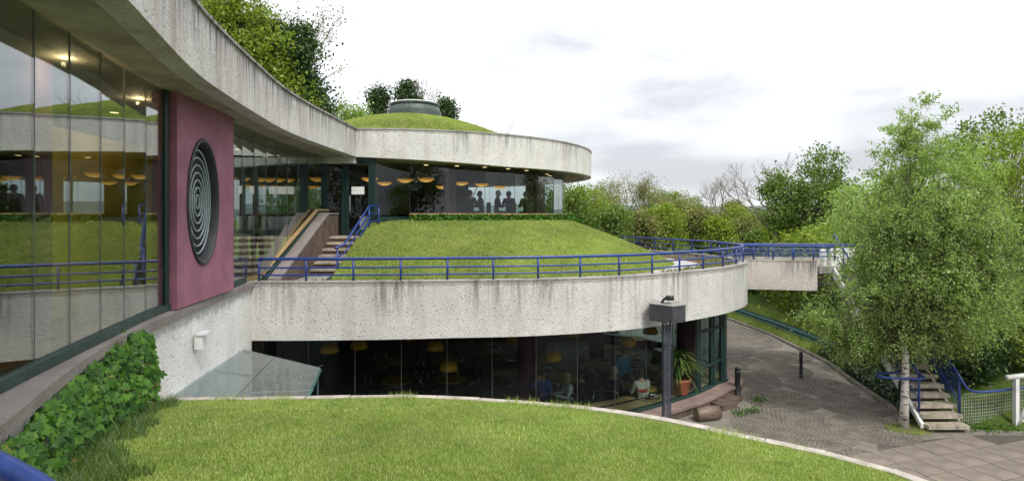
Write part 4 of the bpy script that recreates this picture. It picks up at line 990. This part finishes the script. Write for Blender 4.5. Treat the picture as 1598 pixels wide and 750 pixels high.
# ------------------------------------------------------------------ people
def person(label, base, face, pose, top, legs, hair, h=1.7, hold=False, extra=None, group=None):
    """one skinned body; joints are laid out for the pose in a frame with the feet at 0, facing +y"""
    t = thing('person', base, label, 'person', group)
    s = h/1.7
    if pose == 'sit':
        hip = .50; J = {'pelvis': (0, 0, hip), 'belly': (0, .02, hip+.18), 'chest': (0, .05, hip+.40), 'neck': (0, .06, hip+.56), 'jaw': (0, .09, hip+.635), 'head': (0, .10, hip+.72), 'crown': (0, .08, hip+.80)}
        for sg, S in ((-1, 'l'), (1, 'r')):
            J[S+'hip'] = (sg*.10, .02, hip-.01); J[S+'knee'] = (sg*.13, .44, hip-.02); J[S+'ankle'] = (sg*.12, .42, .09); J[S+'toe'] = (sg*.13, .60, .04)
            J[S+'sh'] = (sg*.19, .05, hip+.50); J[S+'elbow'] = (sg*.25, .14, hip+.22); J[S+'wrist'] = (sg*.13, .38, hip+.26); J[S+'palm'] = (sg*.10, .46, hip+.27)
    else:
        hip = .88; J = {'pelvis': (0, 0, hip), 'belly': (0, .01, hip+.16), 'chest': (0, .02, hip+.38), 'neck': (0, .02, hip+.55), 'jaw': (0, .05, hip+.625), 'head': (0, .05, hip+.71), 'crown': (0, .03, hip+.79)}
        for sg, S in ((-1, 'l'), (1, 'r')):
            J[S+'hip'] = (sg*.09, 0, hip-.06); J[S+'knee'] = (sg*.10, .02, .47); J[S+'ankle'] = (sg*.10, -.02, .08); J[S+'toe'] = (sg*.12, .15, .03)
            J[S+'sh'] = (sg*.19, .01, hip+.49)
            if hold: J[S+'elbow'] = (sg*.30, .14, hip+.30); J[S+'wrist'] = (sg*.11, .24, hip+.60); J[S+'palm'] = (sg*.06, .26, hip+.68)
            else: J[S+'elbow'] = (sg*.25, .0, hip+.22); J[S+'wrist'] = (sg*.23, .12, hip-.0); J[S+'palm'] = (sg*.22, .16, hip-.08)
    if extra:
        for k, v in extra.items(): J[k] = v
    rad = {'pelvis': .15, 'belly': .135, 'chest': .155, 'neck': .064, 'jaw': .08, 'head': .095, 'crown': .06, 'hip': .095, 'knee': .062, 'ankle': .042, 'toe': .035, 'sh': .085, 'elbow': .05, 'wrist': .032, 'palm': .036}
    bones = [('pelvis', 'belly'), ('belly', 'chest'), ('chest', 'neck'), ('neck', 'jaw'), ('jaw', 'head'), ('head', 'crown')]
    for S in 'lr': bones += [('pelvis', S+'hip'), (S+'hip', S+'knee'), (S+'knee', S+'ankle'), (S+'ankle', S+'toe'), ('chest', S+'sh'), (S+'sh', S+'elbow'), (S+'elbow', S+'wrist'), (S+'wrist', S+'palm')]
    for sg, S in ((-1, 'l'), (1, 'r')):
        pv = Vector(J[S+'palm']); wv = Vector(J[S+'wrist']); dv = (pv-wv).normalized(); sv = Vector((1, 0, 0)); sv = (sv-dv*sv.dot(dv)).normalized(); cv = dv.cross(sv)
        for fi, (off, ln) in enumerate(((-.028, .075), (-.010, .085), (.010, .08), (.027, .062))):
            a = pv+dv*.03+sv*off; b = a+dv*ln*.5; c = b+dv*ln*.4+cv*.018*sg
            J[f'{S}f{fi}a'] = tuple(b); J[f'{S}f{fi}b'] = tuple(c); bones += [(S+'palm', f'{S}f{fi}a'), (f'{S}f{fi}a', f'{S}f{fi}b')]
        J[S+'tha'] = tuple(pv-sv*sg*.045+dv*.005); J[S+'thb'] = tuple(pv-sv*sg*.06+dv*.045); bones += [(S+'palm', S+'tha'), (S+'tha', S+'thb')]
    names = list(J); idx = {k: i for i, k in enumerate(names)}
    me = bpy.data.meshes.new('body'); me.from_pydata([tuple(np.array(J[k])*s) for k in names], [(idx[a], idx[b]) for a, b in bones], [])
    o = bpy.data.objects.new('body', me); col.objects.link(o)
    md = o.modifiers.new('skin', 'SKIN'); md.use_smooth_shade = True
    sk = me.skin_vertices[0].data if me.skin_vertices else None
    if sk is None:
        me.attributes  # skin layer is made with the modifier in the UI only
    for k in names:
        base_k = k if k in rad else (k[1:] if k[1:] in rad else None); r_ = (rad[base_k] if base_k else .0095)*s
        sk[idx[k]].radius = (r_, r_*(.78 if base_k in ('pelvis', 'belly', 'chest') else 1)); sk[idx[k]].use_root = (k == 'pelvis')
    sub = o.modifiers.new('subdivision', 'SUBSURF'); sub.levels = 1; sub.render_levels = 1
    dg = bpy.context.evaluated_depsgraph_get(); me2 = bpy.data.meshes.new_from_object(o.evaluated_get(dg)); bpy.data.objects.remove(o)
    o = bpy.data.objects.new('body', me2); col.objects.link(o); o.parent = t
    me2.materials.clear()
    for m_ in (top, legs, M['skin'], M['black']): me2.materials.append(m_)
    JJ = np.array([np.array(J[k])*s for k in names])
    for pf in me2.polygons:
        k = names[int(np.argmin(((JJ-np.array(pf.center))**2).sum(1)))]
        b_ = k if k in rad else k[1:]
        pf.material_index = 2 if b_ in ('neck', 'jaw', 'head', 'crown', 'palm') or b_ not in rad else 3 if b_ == 'toe' else 1 if b_ in ('hip', 'knee', 'ankle') or (b_ == 'pelvis' and pf.center.z < (J['pelvis'][2]+.02)*s) else 0
        pf.use_smooth = True
    def local(bm_, name, mat):
        b0 = WL[t.name]
        bm_.v = [tuple(np.array(v_)*s+b0) for v_ in bm_.v]; return bm_.build(name, mat, t, smooth=True)
    hd = np.array(J['head'])
    hb_ = MB(); hb_.lathe([(.001, .135), (.05, .125), (.088, .085), (.103, .03), (.10, -.02), (.085, -.06)], (hd[0], hd[1]-.018, hd[2]), 16); local(hb_, 'hair', hair)
    fc = MB(); fc.box((hd[0], hd[1]+.105, hd[2]-.02), (.026, .035, .045)); local(fc, 'nose', M['skin'])
    ec = MB()
    for sg in (-1, 1): ec.box((hd[0]+sg*.036, hd[1]+.09, hd[2]+.015), (.022, .014, .012))
    local(ec, 'eyes', M['black'])
    mo_ = MB(); mo_.box((hd[0], hd[1]+.088, hd[2]-.065), (.045, .012, .01)); local(mo_, 'mouth', simple('lip', (.30, .10, .08), .6))
    ea = MB()
    for sg in (-1, 1): ea.lathe([(.001, -.03), (.02, -.012), (.022, .012), (.001, .03)], (hd[0]+sg*.098, hd[1], hd[2]), 8)
    local(ea, 'ears', M['skin'])
    t.rotation_euler = (0, 0, face)
    return t
hb = simple('brown_hair', (.05, .028, .016), .6); hg = simple('grey_hair', (.36, .34, .31), .6); hk = simple('black_hair', (.012, .01, .01), .5); hf = simple('fair_hair', (.30, .19, .08), .6)
jeans = cloth((.05, .07, .14), 'denim'); darkc = cloth((.025, .022, .026), 'dark_cloth'); khaki = cloth((.33, .29, .19), 'khaki_jacket'); creamc = cloth((.52, .47, .38), 'cream_jacket')
whitec = cloth((.62, .62, .64), 'white_top'); bluec = cloth((.07, .11, .34), 'blue_jacket'); tealc = cloth((.05, .22, .36), 'teal_shirt'); wine = cloth((.075, .035, .06), 'wine_sweater'); redc = cloth((.55, .04, .05), 'red_band')
pp = person('person in a khaki jacket holding a camera to the face behind the left glass', ((402-799)/900*14.4, 14.4, -1.4), math.pi+.25, 'stand', khaki, darkc, hb, 1.66, True)
MB().box((-0.0, .27, (.88+.735)*.976), (.12, .07, .08)).v
cm = MB(); cm.box((0, 0, 0), (.12, .06, .08)).tube([(0, .03, 0), (0, .07, 0)], .03, 10)
cm.v = [(a, b+.24, c+1.555) for a, b, c in cm.v]
cmo = cm.build('camera_body', M['black'], loc=(0, 0, 0), label='small black camera held to the face by the person in khaki', cat='camera'); cmo.location = pp.location; cmo.rotation_euler = pp.rotation_euler
def seat_at(u, vh, Yp): return ((u-799)/900*Yp, Yp, FZ)
def sit_person(label, u, Yp, face, *a, **k):
    b = seat_at(u, 0, Yp); p = person(label, b, face, 'sit', *a, **k)
    c = copy_tree(ch); c['label'] = 'chair under the '+label; c['group'] = 'chairs under diners'; c.location = (b[0]-math.sin(-face)*-.0, b[1], FZ); c.rotation_euler = (0, 0, face+math.pi); return p
sit_person('person in a blue jacket drinking at a table beside the plum column', 847, 15.7, math.pi-.3, bluec, darkc, hb, 1.66, extra={'rwrist': (.10, .30, 1.08), 'relbow': (.26, .26, .84), 'rpalm': (.05, .28, 1.16)})
sit_person('person in a white top with fair hair leaning over a table', 890, 15.4, math.pi/2+.2, whitec, jeans, hf, 1.64)
sit_person('dark haired person in black bending forward near the white top', 912, 15.3, math.pi/2-.1, darkc, darkc, hk, 1.7)
sit_person('grey haired person in a wine sweater seen from behind', 957, 15.6, -.5, wine, darkc, hg, 1.76)
person('person in a teal shirt standing between the dining tables', ((972-799)/900*16.6, 16.6, FZ), math.pi+.6, 'stand', tealc, darkc, hb, 1.72)
cr = sit_person('person in a cream jacket with a red band seen from behind', 1003, 15.4, .35, creamc, cloth((.42, .38, .3), 'beige_trousers'), hb, 1.72)
rb = MB(); rb.lathe([(.178, .80), (.182, .83), (.182, .85), (.178, .88)], (0, .045, 0), 20); rb.v = [(a*1.0, (b-.045)*.80+.045, c) for a, b, c in rb.v]
rb.v = [tuple(np.array(v_)+WL[cr.name]) for v_ in rb.v]; rb.build('jacket_band', redc, cr)
sit_person('person in dark clothes behind the cream jacket', 1022, 16.7, 2.6, darkc, darkc, hk, 1.74)
lab = ['first dark silhouetted diner from the left behind the pavilion glass', 'second silhouetted diner from the left in the round pavilion', 'middle silhouetted diner in the round pavilion', 'silhouetted diner right of the middle in the round pavilion', 'silhouetted diner beside the right plum column in the pavilion', 'rightmost silhouetted diner in the round pavilion']
for k, (u, Yp, f) in enumerate(((733, 22.0, 3.3), (752, 22.6, 1.4), (774, 22.2, -1.4), (795, 23.0, 2.8), (822, 23.2, .5), (833, 24.3, 1.9))):
    person(lab[k], ((u-799)/900*Yp, Yp, -.42), f, 'sit', (darkc, wine, darkc, jeans, darkc, darkc)[k], darkc, (hk, hb, hg, hk, hb, hk)[k], 1.72)
    MB().box(((u-799)/900*Yp, Yp, -.42+.22), (.4, .4, .40)).box(((u-799)/900*Yp+.25*math.sin(f), Yp-.25*math.cos(f), .2), (.36, .06, .55), f).build('dining_seat', M['dark_seat'], label=lab[k].replace('diner', 'diner\'s dark seat').replace('silhouetted ', ''), cat='seat')

# ------------------------------------------------------------------ trees and shrubs
def tree(name, label, base, clumps, leaf, mat, bark, tr, top, nl=90, sig=.5, trunk_to=.6, cat='tree', group=None, droop=.2, sides=5, thin=1., wob=.12, parts=('trunk', 'crown'), lean=(0, 0), zs=.8, fmin=.12, twig=None, strands=0):
    """clumps: list of ellipsoids (cx,cy,cz,rx,ry,rz,count) relative to the base; each clump centre carries a twig and nl leaves"""
    base = np.array(base, float); t = thing(name, tuple(base), label, cat, group)
    C = []
    for (cx, cy, cz, rx, ry, rz, m) in clumps:
        d = rng.normal(size=(m, 3)); d /= np.linalg.norm(d, axis=1)[:, None]; r = rng.uniform(.25, 1, m)**.5
        C.append(np.array([cx, cy, cz])+d*r[:, None]*np.array([rx, ry, rz]))
    C = np.vstack(C); mb = MB()
    H = top*trunk_to; nseg = 8
    ph = rng.uniform(0, 6, 2)
    tp = [(base[0]+lean[0]*f+wob*math.sin(f*4+ph[0])*f, base[1]+lean[1]*f+wob*math.cos(f*3+ph[1])*f, base[2]-.1+H*f) for f in np.linspace(0, 1, nseg)]
    mb.tube(tp, [tr*(1.25 if k == 0 else 1)*(1-(.93 if strands else .72)*k/(nseg-1)) for k in range(nseg)], 9)
    TP = np.array(tp)
    if twig: mb.build(parts[0], bark, t, smooth=True); mb = MB()
    for c in C:
        w_ = base+c; f = np.clip((c[2]-.28*math.hypot(c[0], c[1])-.15*top)/H, fmin/.8, 1)*rng.uniform(.8, 1)
        a = np.array([np.interp(f, np.linspace(0, 1, nseg), TP[:, k]) for k in range(3)])
        m1 = a+(w_-a)*.5+np.array([0, 0, .12*np.linalg.norm(w_-a)*.5])+rng.normal(0, .08, 3)
        r0 = max(.006, tr*.20*thin*(1-.5*f)); mb.tube([a, m1, w_], [r0, r0*.55, r0*.2], sides, cap=False)
    mb.build('branches' if twig else parts[0], twig or bark, t, smooth=True)
    if strands:      # hanging twigs with the leaves set along them
        tw = MB(); PP = []
        for c in C:
            for q in range(strands):
                a = base+c+rng.normal(0, .10, 3); g_ = rng.uniform(0, 6.28); L_ = rng.uniform(.35, .85)*(1 if c[2] < 6 else .55); o2 = np.array([math.cos(g_), math.sin(g_), 0])*L_*.55
                up_ = .15 if c[2] < 6 else 1.0
                b = a+o2*.55+np.array([0, 0, L_*up_*.4]); d_ = a+o2+np.array([0, 0, L_*(up_-.75)])
                if random.random() < .5: tw.tube([a, b, d_], [.005, .004, .002], 3, cap=False)
                f = rng.random(nl); w1 = (1-f)**2; w2 = 2*f*(1-f); w3 = f*f
                PP.append(w1[:, None]*a+w2[:, None]*b+w3[:, None]*d_+rng.normal(0, .035, (nl, 3)))
        tw.build('twigs', twig or bark, t, kind='stuff')
        V, F = leaf_quads(np.vstack(PP), leaf, droop); npmesh(parts[1], V, F, mat, t)
    elif nl:
        m = len(C)*nl; k = rng.integers(0, len(C), m); sg = sig*rng.uniform(.55, 1.3, len(C))
        P = base+C[k]+rng.normal(size=(m, 3))*sg[k][:, None]*np.array([1, 1, zs])
        V, F = leaf_quads(P, leaf, droop); npmesh(parts[1], V, F, mat, t)
    return t
def bare(name, label, base, H, spread, tr, seed, mat, depth=5, leaves=None, leaf=.12, group=None):
    rs_ = random.Random(seed); t = thing(name, tuple(base), label, 'tree', group); mb = MB(); tips = []
    def go(p, d, L_, r, k):
        q = p+d*L_; m_ = p+d*L_*.5+Vector((rs_.gauss(0, .05), rs_.gauss(0, .05), rs_.gauss(0, .03)))*L_
        mb.tube([p, m_, q], [r, r*.85, r*.68], 5 if k < 2 else 3, cap=False)
        if k >= depth: tips.append(q); return
        n_ = 3 if k < 3 else rs_.choice((2, 3))
        for i in range(n_):
            nd = (d+Vector((rs_.gauss(0, spread), rs_.gauss(0, spread), rs_.uniform(-.1, .35)))).normalized(); go(q if i else m_.lerp(q, .8), nd, L_*rs_.uniform(.6, .85), r*.6, k+1)
            if k >= 2: tips.append(q)
    go(Vector(base), Vector((0, 0, 1)), H*.30, tr, 0)
    mb.build('trunk', mat, t)
    if leaves:
        T = np.array([tuple(x) for x in tips]); m = len(T)*leaves[1]; P = T[rng.integers(0, len(T), m)]+rng.normal(0, .28, (m, 3))
        V, F = leaf_quads(P, leaf); npmesh('crown', V, F, leaves[0], t)
    return t
def gzp(x, y): return (x, y, float(ground_z(x, y)))
# the birch beside the stairs
bb = at(1416, 672, GZ)
bz = np.linspace(2.3, 7.75, 25); bcl = []
for z in bz:
    r_ = float(np.interp(z, [2.3, 3.0, 3.8, 4.6, 5.4, 6.3, 7.0, 7.4, 7.8], [1.35, 2.1, 2.5, 2.5, 2.15, 1.6, 1.1, .8, .45]))
    for q in range(3):
        g_ = rng.uniform(0, 6.28); o_ = r_*.38*rng.random()
        bcl.append((.55+.02*z+o_*math.cos(g_), .2+o_*math.sin(g_)*.8, z+rng.normal(0, .12), r_*rng.uniform(.6, .9), r_*rng.uniform(.55, .8), .3, max(1, int((3.6 if z < 5.6 else 2.4)*r_*r_+.6))))
bcl += [(-1.5, .4, 2.95, .6, .5, .45, 15), (-1.1, .5, 2.35, .6, .5, .4, 15), (-.75, .5, 1.9, .5, .4, .25, 10), (2.3, .5, 2.7, .7, .6, .6, 14), (-.9, .4, 2.3, .6, .5, .35, 12), (-.3, .7, 1.95, .7, .5, .3, 13), (.6, .95, 2.1, .8, .4, .3, 12), (1.6, .6, 2.2, .7, .6, .4, 14)]
tree('birch_tree', 'tall silver birch with airy fresh leaves beside the outdoor stairs', (bb[0], bb[1]+.15, GZ), bcl,
     .052, M['lf_birch'], M['birch'], .095, 8.6, nl=18, strands=10, trunk_to=.9, droop=.9, lean=(.35, .1), wob=.1, thin=.45, fmin=.24, twig=M['bark'])
# shrubs and trees on the right
tree('ivy_clad_tree', 'old tree wrapped in dark ivy left of the birch', gzp(17.2, 34), [(-1.5, 0, 4.1, .9, 1.0, 2.0, 44), (.4, -.3, 3.9, 1.6, 1.3, 2.2, 56)], .15, M['lf_mid'], M['bark'], .3, 8.4, nl=120, sig=.34)
tree('leafy_tree', 'open crowned tree with coarse young leaves rising behind the ivy tree', gzp(19.0, 35.5), [(-.1, 0, 5.7, 1.9, 1.6, 1.9, 64), (.9, 0, 4.6, 1.4, 1.4, 1.8, 30)], .17, M['lf_mid'], M['bark'], .22, 9.0, nl=34, sig=.26, thin=.8)
bare('bare_tree', 'pale leafless tree just left of the ivy clad tree', gzp(17.4, 38), 8.0, .42, .13, 5, M['twig'], 6, group=None)
tree('leafy_tree', 'tall dark leaved tree at the right edge behind the birch', gzp(21.6, 25.5), [(0, 0, 6.1, 2.3, 2, 1.9, 110), (0, 0, 4.0, 2.4, 2, 1.5, 60)], .15, M['lf_mid'], M['bark'], .2, 8.6, nl=32, sig=.28)
tree('light_green_tree', 'bright yellow green sapling leaning in at the right edge', gzp(15.9, 18.5), [(.4, 0, 4.6, 1.5, 1.4, 1.6, 70), (.6, 0, 3.0, 1.6, 1.3, 1.2, 50)], .10, M['lf_light'], M['bark'], .09, 6.8, nl=95, sig=.3)
tree('light_green_tree', 'light green tree filling the gap behind the birch crown', gzp(14.4, 22.5), [(0, 0, 4.2, 2.0, 1.6, 1.8, 80), (-.5, 0, 2.4, 1.8, 1.5, 1.2, 50)], .12, M['lf_birch'], M['bark'], .1, 6.8, nl=90, sig=.38)
tree('willow_shrub', 'grey green feathery shrub above the rope net', gzp(13.6, 16.6), [(.2, 0, 1.9, 1.5, 1.0, 1.1, 70), (1.4, .4, 2.2, 1.2, 1, 1.2, 50)], .085, M['lf_grey'], M['bark'], .06, 3.2, nl=120, sig=.26, cat='shrub', droop=.2)
sh = [(13.1, 24.5, 1.4, .9, 'lf_mid', 'rounded green shrub behind the guardrail below the bridge'), (14.0, 26.5, 1.7, 1.1, 'lf_grey', 'pale shrub behind the guardrail left of the stairs'), (13.6, 22.4, 1.4, 1.2, 'lf_dark', 'dark shrub with orange berries under the bridge end'), (12.6, 19.8, 1.2, 1.2, 'lf_mid', 'leafy shrub beneath the stair head'), (13.6, 29.5, 1.6, 1.0, 'lf_mid', 'far green shrub where the path bends away'), (15.6, 29, 2.1, 1.6, 'lf_light', 'light green shrub on the bank behind the footbridge'), (12.9, 17.2, 1.1, 1.0, 'lf_dark', 'dark shrub in shade right of the stairs'), (12.2, 15.4, .75, .75, 'lf_dark', 'dark low bush behind the rope net'), (13.9, 15.4, .95, .9, 'lf_light', 'pale bush hanging over the white gate'), (15.2, 16.2, 1.2, 1.3, 'lf_mid', 'green bush behind the white gate at the right edge'), (11.6, 18.6, .7, .7, 'lf_birch', 'fresh green bush beside the stair beam'), (16.5, 21, 1.6, 1.7, 'lf_mid', 'mid green bush deep behind the birch'), (18.5, 24, 2.0, 2.1, 'lf_dark', 'dark bush deep behind the birch at right'), (13.0, 31.6, .9, .7, 'lf_dark', 'small dark shrub behind the guardrail near the restaurant corner')]
for (x, y, rx, rz, mk, lb_) in sh:
    tree('shrub', lb_, gzp(x, y), [(0, 0, rz*1.05, rx, rx*.8, rz, int(40+20*rx*rz))], .095, M[mk], M['bark'], .045, rz*2, nl=85, sig=.24, cat='shrub', thin=.6, group='shrubs on the bank behind the path')
# low ivy ground cover on the bank, grass on the verge
n = 16000; y = rng.uniform(14.6, 21, n); x = edge_x(y)+.12+rng.random(n)**1.3*np.interp(y, [14.6, 16, 21], [.6, 1.8, 1.4]); z = ground_z(x, y)+.02+.22*rng.random(n)
V, F = leaf_quads(np.c_[x, y, z], .085, -.2, aspect=.9); npmesh('ground_ivy', V, F, M['ivy_dark'], kind='stuff')
n = 40000; y = rng.uniform(19.5, 33, n); x = edge_x(y)+.12+rng.random(n)*1.6; P = np.c_[x, y, ground_z(x, y)]
V, F = blades(P, .16, .02, .8); npmesh('verge_grass', V, F, M['blade'], kind='stuff')
n = 900; cc = np.array([(12.0-.9, 14.05), (6.35, 15.2), (5.9, 15.0), (6.9, 16.1), (12.0, 13.95), (11.5, 13.9)])[rng.integers(0, 6, n)]
P = np.c_[cc+rng.normal(0, .12, (n, 2)), GZ+np.abs(rng.normal(0, .08, n))]; V, F = leaf_quads(P, .05); npmesh('weeds', V, F, M['ivy'], kind='stuff')
n = 1500; a = rng.uniform(0, 6.28, n); P = np.c_[bb[0]+.1+.55*np.sqrt(rng.random(n))*np.cos(a), bb[1]+.1+.4*np.sqrt(rng.random(n))*np.sin(a), np.full(n, GZ+.01)]; V, F = blades(P, .05, .015); npmesh('moss', V, F, M['blade_dry'], kind='stuff')
P = np.c_[rng.normal(12.75, .25, 60), rng.normal(21.9, .2, 60), rng.normal(-3.5, .3, 60)]
# left background trees
tree('big_tree', 'broad tree with yellow green leaves over dark ivy beyond the left roof', (-18.6, 40, -4), [(-1.0, 0, 17.4, 2.6, 2, 2.2, 60), (.6, 0, 15.0, 3.3, 2.4, 3.0, 110), (2.0, 0, 12.2, 2.8, 2.2, 2.4, 70)], .24, M['lf_light'], M['bark'], .35, 18.5, nl=80, sig=.5)
tree('ivy_clad_tree', 'dark ivy covered tree inside the yellow green one beyond the left roof', (-16.9, 41.5, -4), [(.9, 0, 15.4, 2.3, 2, 2.4, 90), (1.9, 0, 12.0, 1.5, 1.4, 2.2, 60), (-4.2, 0, 17.6, 1.5, 1.2, 1.5, 34)], .24, M['lf_dark'], M['bark'], .3, 17, nl=110, sig=.5)
bare('bare_tree', 'leafless twiggy tree top behind the big left tree', (-18.4, 44, -4), 20.5, .34, .22, 11, M['twig'], 6, leaves=(M['lf_olive'], 3), leaf=.16)
tree('bush', 'round bright bush between left roof and grass dome', (-13.2, 44, -4), [(0, 0, 10.6, 3.0, 2, 2.0, 90)], .2, M['lf_birch'], M['bark'], .15, 11.5, nl=95, sig=.45, cat='shrub')
for k, (u, vt, vb, rx, lb_) in enumerate(((592, 128, 172, 1.1, 'narrow ivy covered tree left of the dome vent'), (637, 120, 165, 1.35, 'ivy covered tree directly behind the dome vent'), (697, 150, 185, .9, 'small ivy covered tree right of the dome vent'))):
    Yp = 46; x = (u-799)/900*Yp; zt = (335-vt)/900*Yp; zm = (335-(vt+vb)/2)/900*Yp
    tree('ivy_clad_tree', lb_, (x, Yp, -4), [(0, 0, zm+4-.3, rx*.55, rx*.55, (zt-zm)*.85, 34), (0, 0, zm+2.0, rx*.6, rx*.6, 1.5, 20)], .2, M['lf_dark'], M['bark'], .2, zt+4, nl=70, sig=.36)
    bare('bare_tree', ('leafless tree with thin twigs at the left of the vent', 'leafless twigs above the ivy tree behind the vent', 'leafless tree leaning right of the dome vent')[k], (x+(.6, .9, .8)[k], Yp+1.5, -4), zt+4.2-.7*(k == 2), .34, .11, 21+k, M['twig'], 5)
# tree belt in the distance, left to right
belt = [(878, 285, 44, 'lf_mid', 1, 'green tree just right of the pavilion roof'), (912, 292, 46, 'lf_light', 1, 'light green tree beside the pavilion glass'), (945, 300, 50, 'lf_olive', 2, 'olive budding tree in the distant belt'), (975, 278, 52, 'lf_olive', 3, 'thin pale bare tree over the grass mound'), (1008, 290, 54, 'lf_olive', 3, 'second bare tree over the grass mound'), (1035, 322, 47, 'lf_light', 1, 'low light green tree above the far railing'), (1065, 305, 60, 'lf_olive', 2, 'budding tree behind the far railing'), (1090, 325, 50, 'lf_olive', 1, 'olive green bush tree behind the far railing'), (1122, 280, 56, None, 3, 'tall bare tree standing alone on the skyline'), (1152, 320, 62, 'lf_light', 2, 'pale young tree right of the bare tree'), (1165, 345, 52, 'lf_olive', 1, 'low olive tree near the distant house'), (1120, 345, 48, 'lf_light', 1, 'low green tree at the foot of the bare tree'), (1000, 330, 44, 'lf_olive', 1, 'low budding tree behind the mound edge'), (955, 325, 42, 'lf_mid', 1, 'low green bush tree behind the mound slope'), (1190, 362, 48, 'lf_mid', 1, 'low bush in front of the distant house'), (1220, 350, 40, 'lf_light', 1, 'light bush left of the ivy clad tree'), (1300, 355, 30, 'lf_birch', 1, 'bush behind the footbridge rail'), (1250, 372, 27, 'lf_light', 1, 'light green bush above the footbridge'), (1345, 320, 31, 'lf_birch', 2, 'slender green tree behind the stair head'), (1400, 250, 34, 'lf_mid', 2, 'mid green tree showing through the birch crown'),
        (890, 288, 62, 'lf_mid', 2, 'tall soft green tree behind the pavilion edge'), (930, 284, 66, 'lf_light', 2, 'tall airy tree in the wood left of the bare trees'), (960, 292, 70, 'lf_olive', 2, 'tall olive tree at the back of the wood'), (1022, 296, 72, 'lf_grey', 1, 'grey green tree between the bare trees and the far railing'), (1050, 298, 74, 'lf_light', 1, 'pale green tree at the back of the wood over the far railing'), (1085, 306, 70, 'lf_grey', 2, 'grey budding tree left of the tall bare tree'), (1140, 312, 76, 'lf_olive', 1, 'soft olive tree behind the tall bare tree'), (1180, 328, 90, 'lf_grey', 1, 'far grey green tree beside the cottage'), (1212, 322, 70, 'lf_olive', 2, 'olive tree between the cottage and the ivy clad tree')]
for k, (u, vt, Yp, mk, kind, lb_) in enumerate(belt):
    x = (u-799)/900*Yp; zt = (335-vt)/900*Yp; b_ = gzp(x, Yp); H = (zt-b_[2])*1.05
    if kind == 1:
        tree('distant_tree', lb_, b_, [(0, 0, H*.66, H*.30, H*.25, H*.30, 60), (0, 0, H*.35, H*.36, H*.3, H*.30, 50)], .2, M[mk], M['bark'], .14, H, nl=75, sig=.42, group='belt of trees beyond the terrace')
    elif kind == 2:
        tree('distant_tree', lb_, b_, [(0, 0, H*.68, H*.24, H*.22, H*.30, 60), (0, 0, H*.38, H*.28, H*.22, H*.26, 40)], .17, M[mk], M['twig'], .13, H, nl=34, sig=.4, group='belt of trees beyond the terrace')
    else: bare('bare_tree', lb_, b_, H*1.06, .36, .12, 40+k, M['twig'], 6, leaves=(M[mk], 2) if mk else None, leaf=.12, group='belt of trees beyond the terrace')
for k, (x, y, h_) in enumerate(((-13, -20, 12), (-4, -25, 14), (5, -22, 11.5), (13, -24, 13), (22, -21, 12))):
    tree('mirrored_tree', ('leftmost','second','middle','fourth','rightmost')[k]+' of the broad trees behind the viewer mirrored dimly in the windows', (x, y, GZ), [(0, 0, h_*.68, 3.6, 3, h_*.28, 70), (0, 0, h_*.34, 3.4, 3, h_*.2, 40)], .34, M['lf_mid'], M['bark'], .3, h_, nl=45, sig=.6, group='broad trees behind the viewer')
# far wood reading as one mass
n = 26000; a = rng.uniform(-.25, .75, n); rr = rng.uniform(75, 260, n); x = rr*np.sin(a); y = rr*np.cos(a)
hh = (2.0+2.2*np.abs(np.sin(x*.13)*np.cos(y*.07+1)))*np.interp(rr, [75, 120, 260], [.55, .8, 1.4])
P = np.c_[x, y, ground_z(x, y)+hh*rng.random(n)**.6]; V, F = leaf_quads(P, 1.15); npmesh('far_wood', V, F, M['lf_olive'], kind='stuff')
# distant house
hx_, hy_ = (1192-799)/900*120, 120.
hs = thing('distant_house', (hx_, hy_, -5.5), 'tiny white cottage with red roof among the distant trees', 'house')
MB().box((hx_, hy_, -4.0), (3.6, 3, 3.4)).build('wall', M['white_paint'], hs)
rf = MB(); rf.v = [(hx_-2, hy_-1.8, -2.3), (hx_+2, hy_-1.8, -2.3), (hx_+2, hy_+1.8, -2.3), (hx_-2, hy_+1.8, -2.3), (hx_-2, hy_, -1.2), (hx_+2, hy_, -1.2)]; rf.f = [(0, 1, 5, 4), (2, 3, 4, 5), (0, 4, 3), (1, 2, 5), (3, 2, 1, 0)]
rf.build('roof', simple('red_roof', (.28, .06, .05), .8), hs)
for dx in (-.9, .9): MB().box((hx_+dx, hy_-1.52, -3.3), (.6, .06, .8)).build('window', M['black'], hs)
# the terrace the photographer stands on
MB().poly([(-3.6, 2.7), (-2.6, -2), (4, -2), (4, .5), (.3, .6), (-1.4, 1.5), (-2.4, 2.1)], -1.9, -1.70).build('viewing_terrace', M['concrete'], kind='structure')
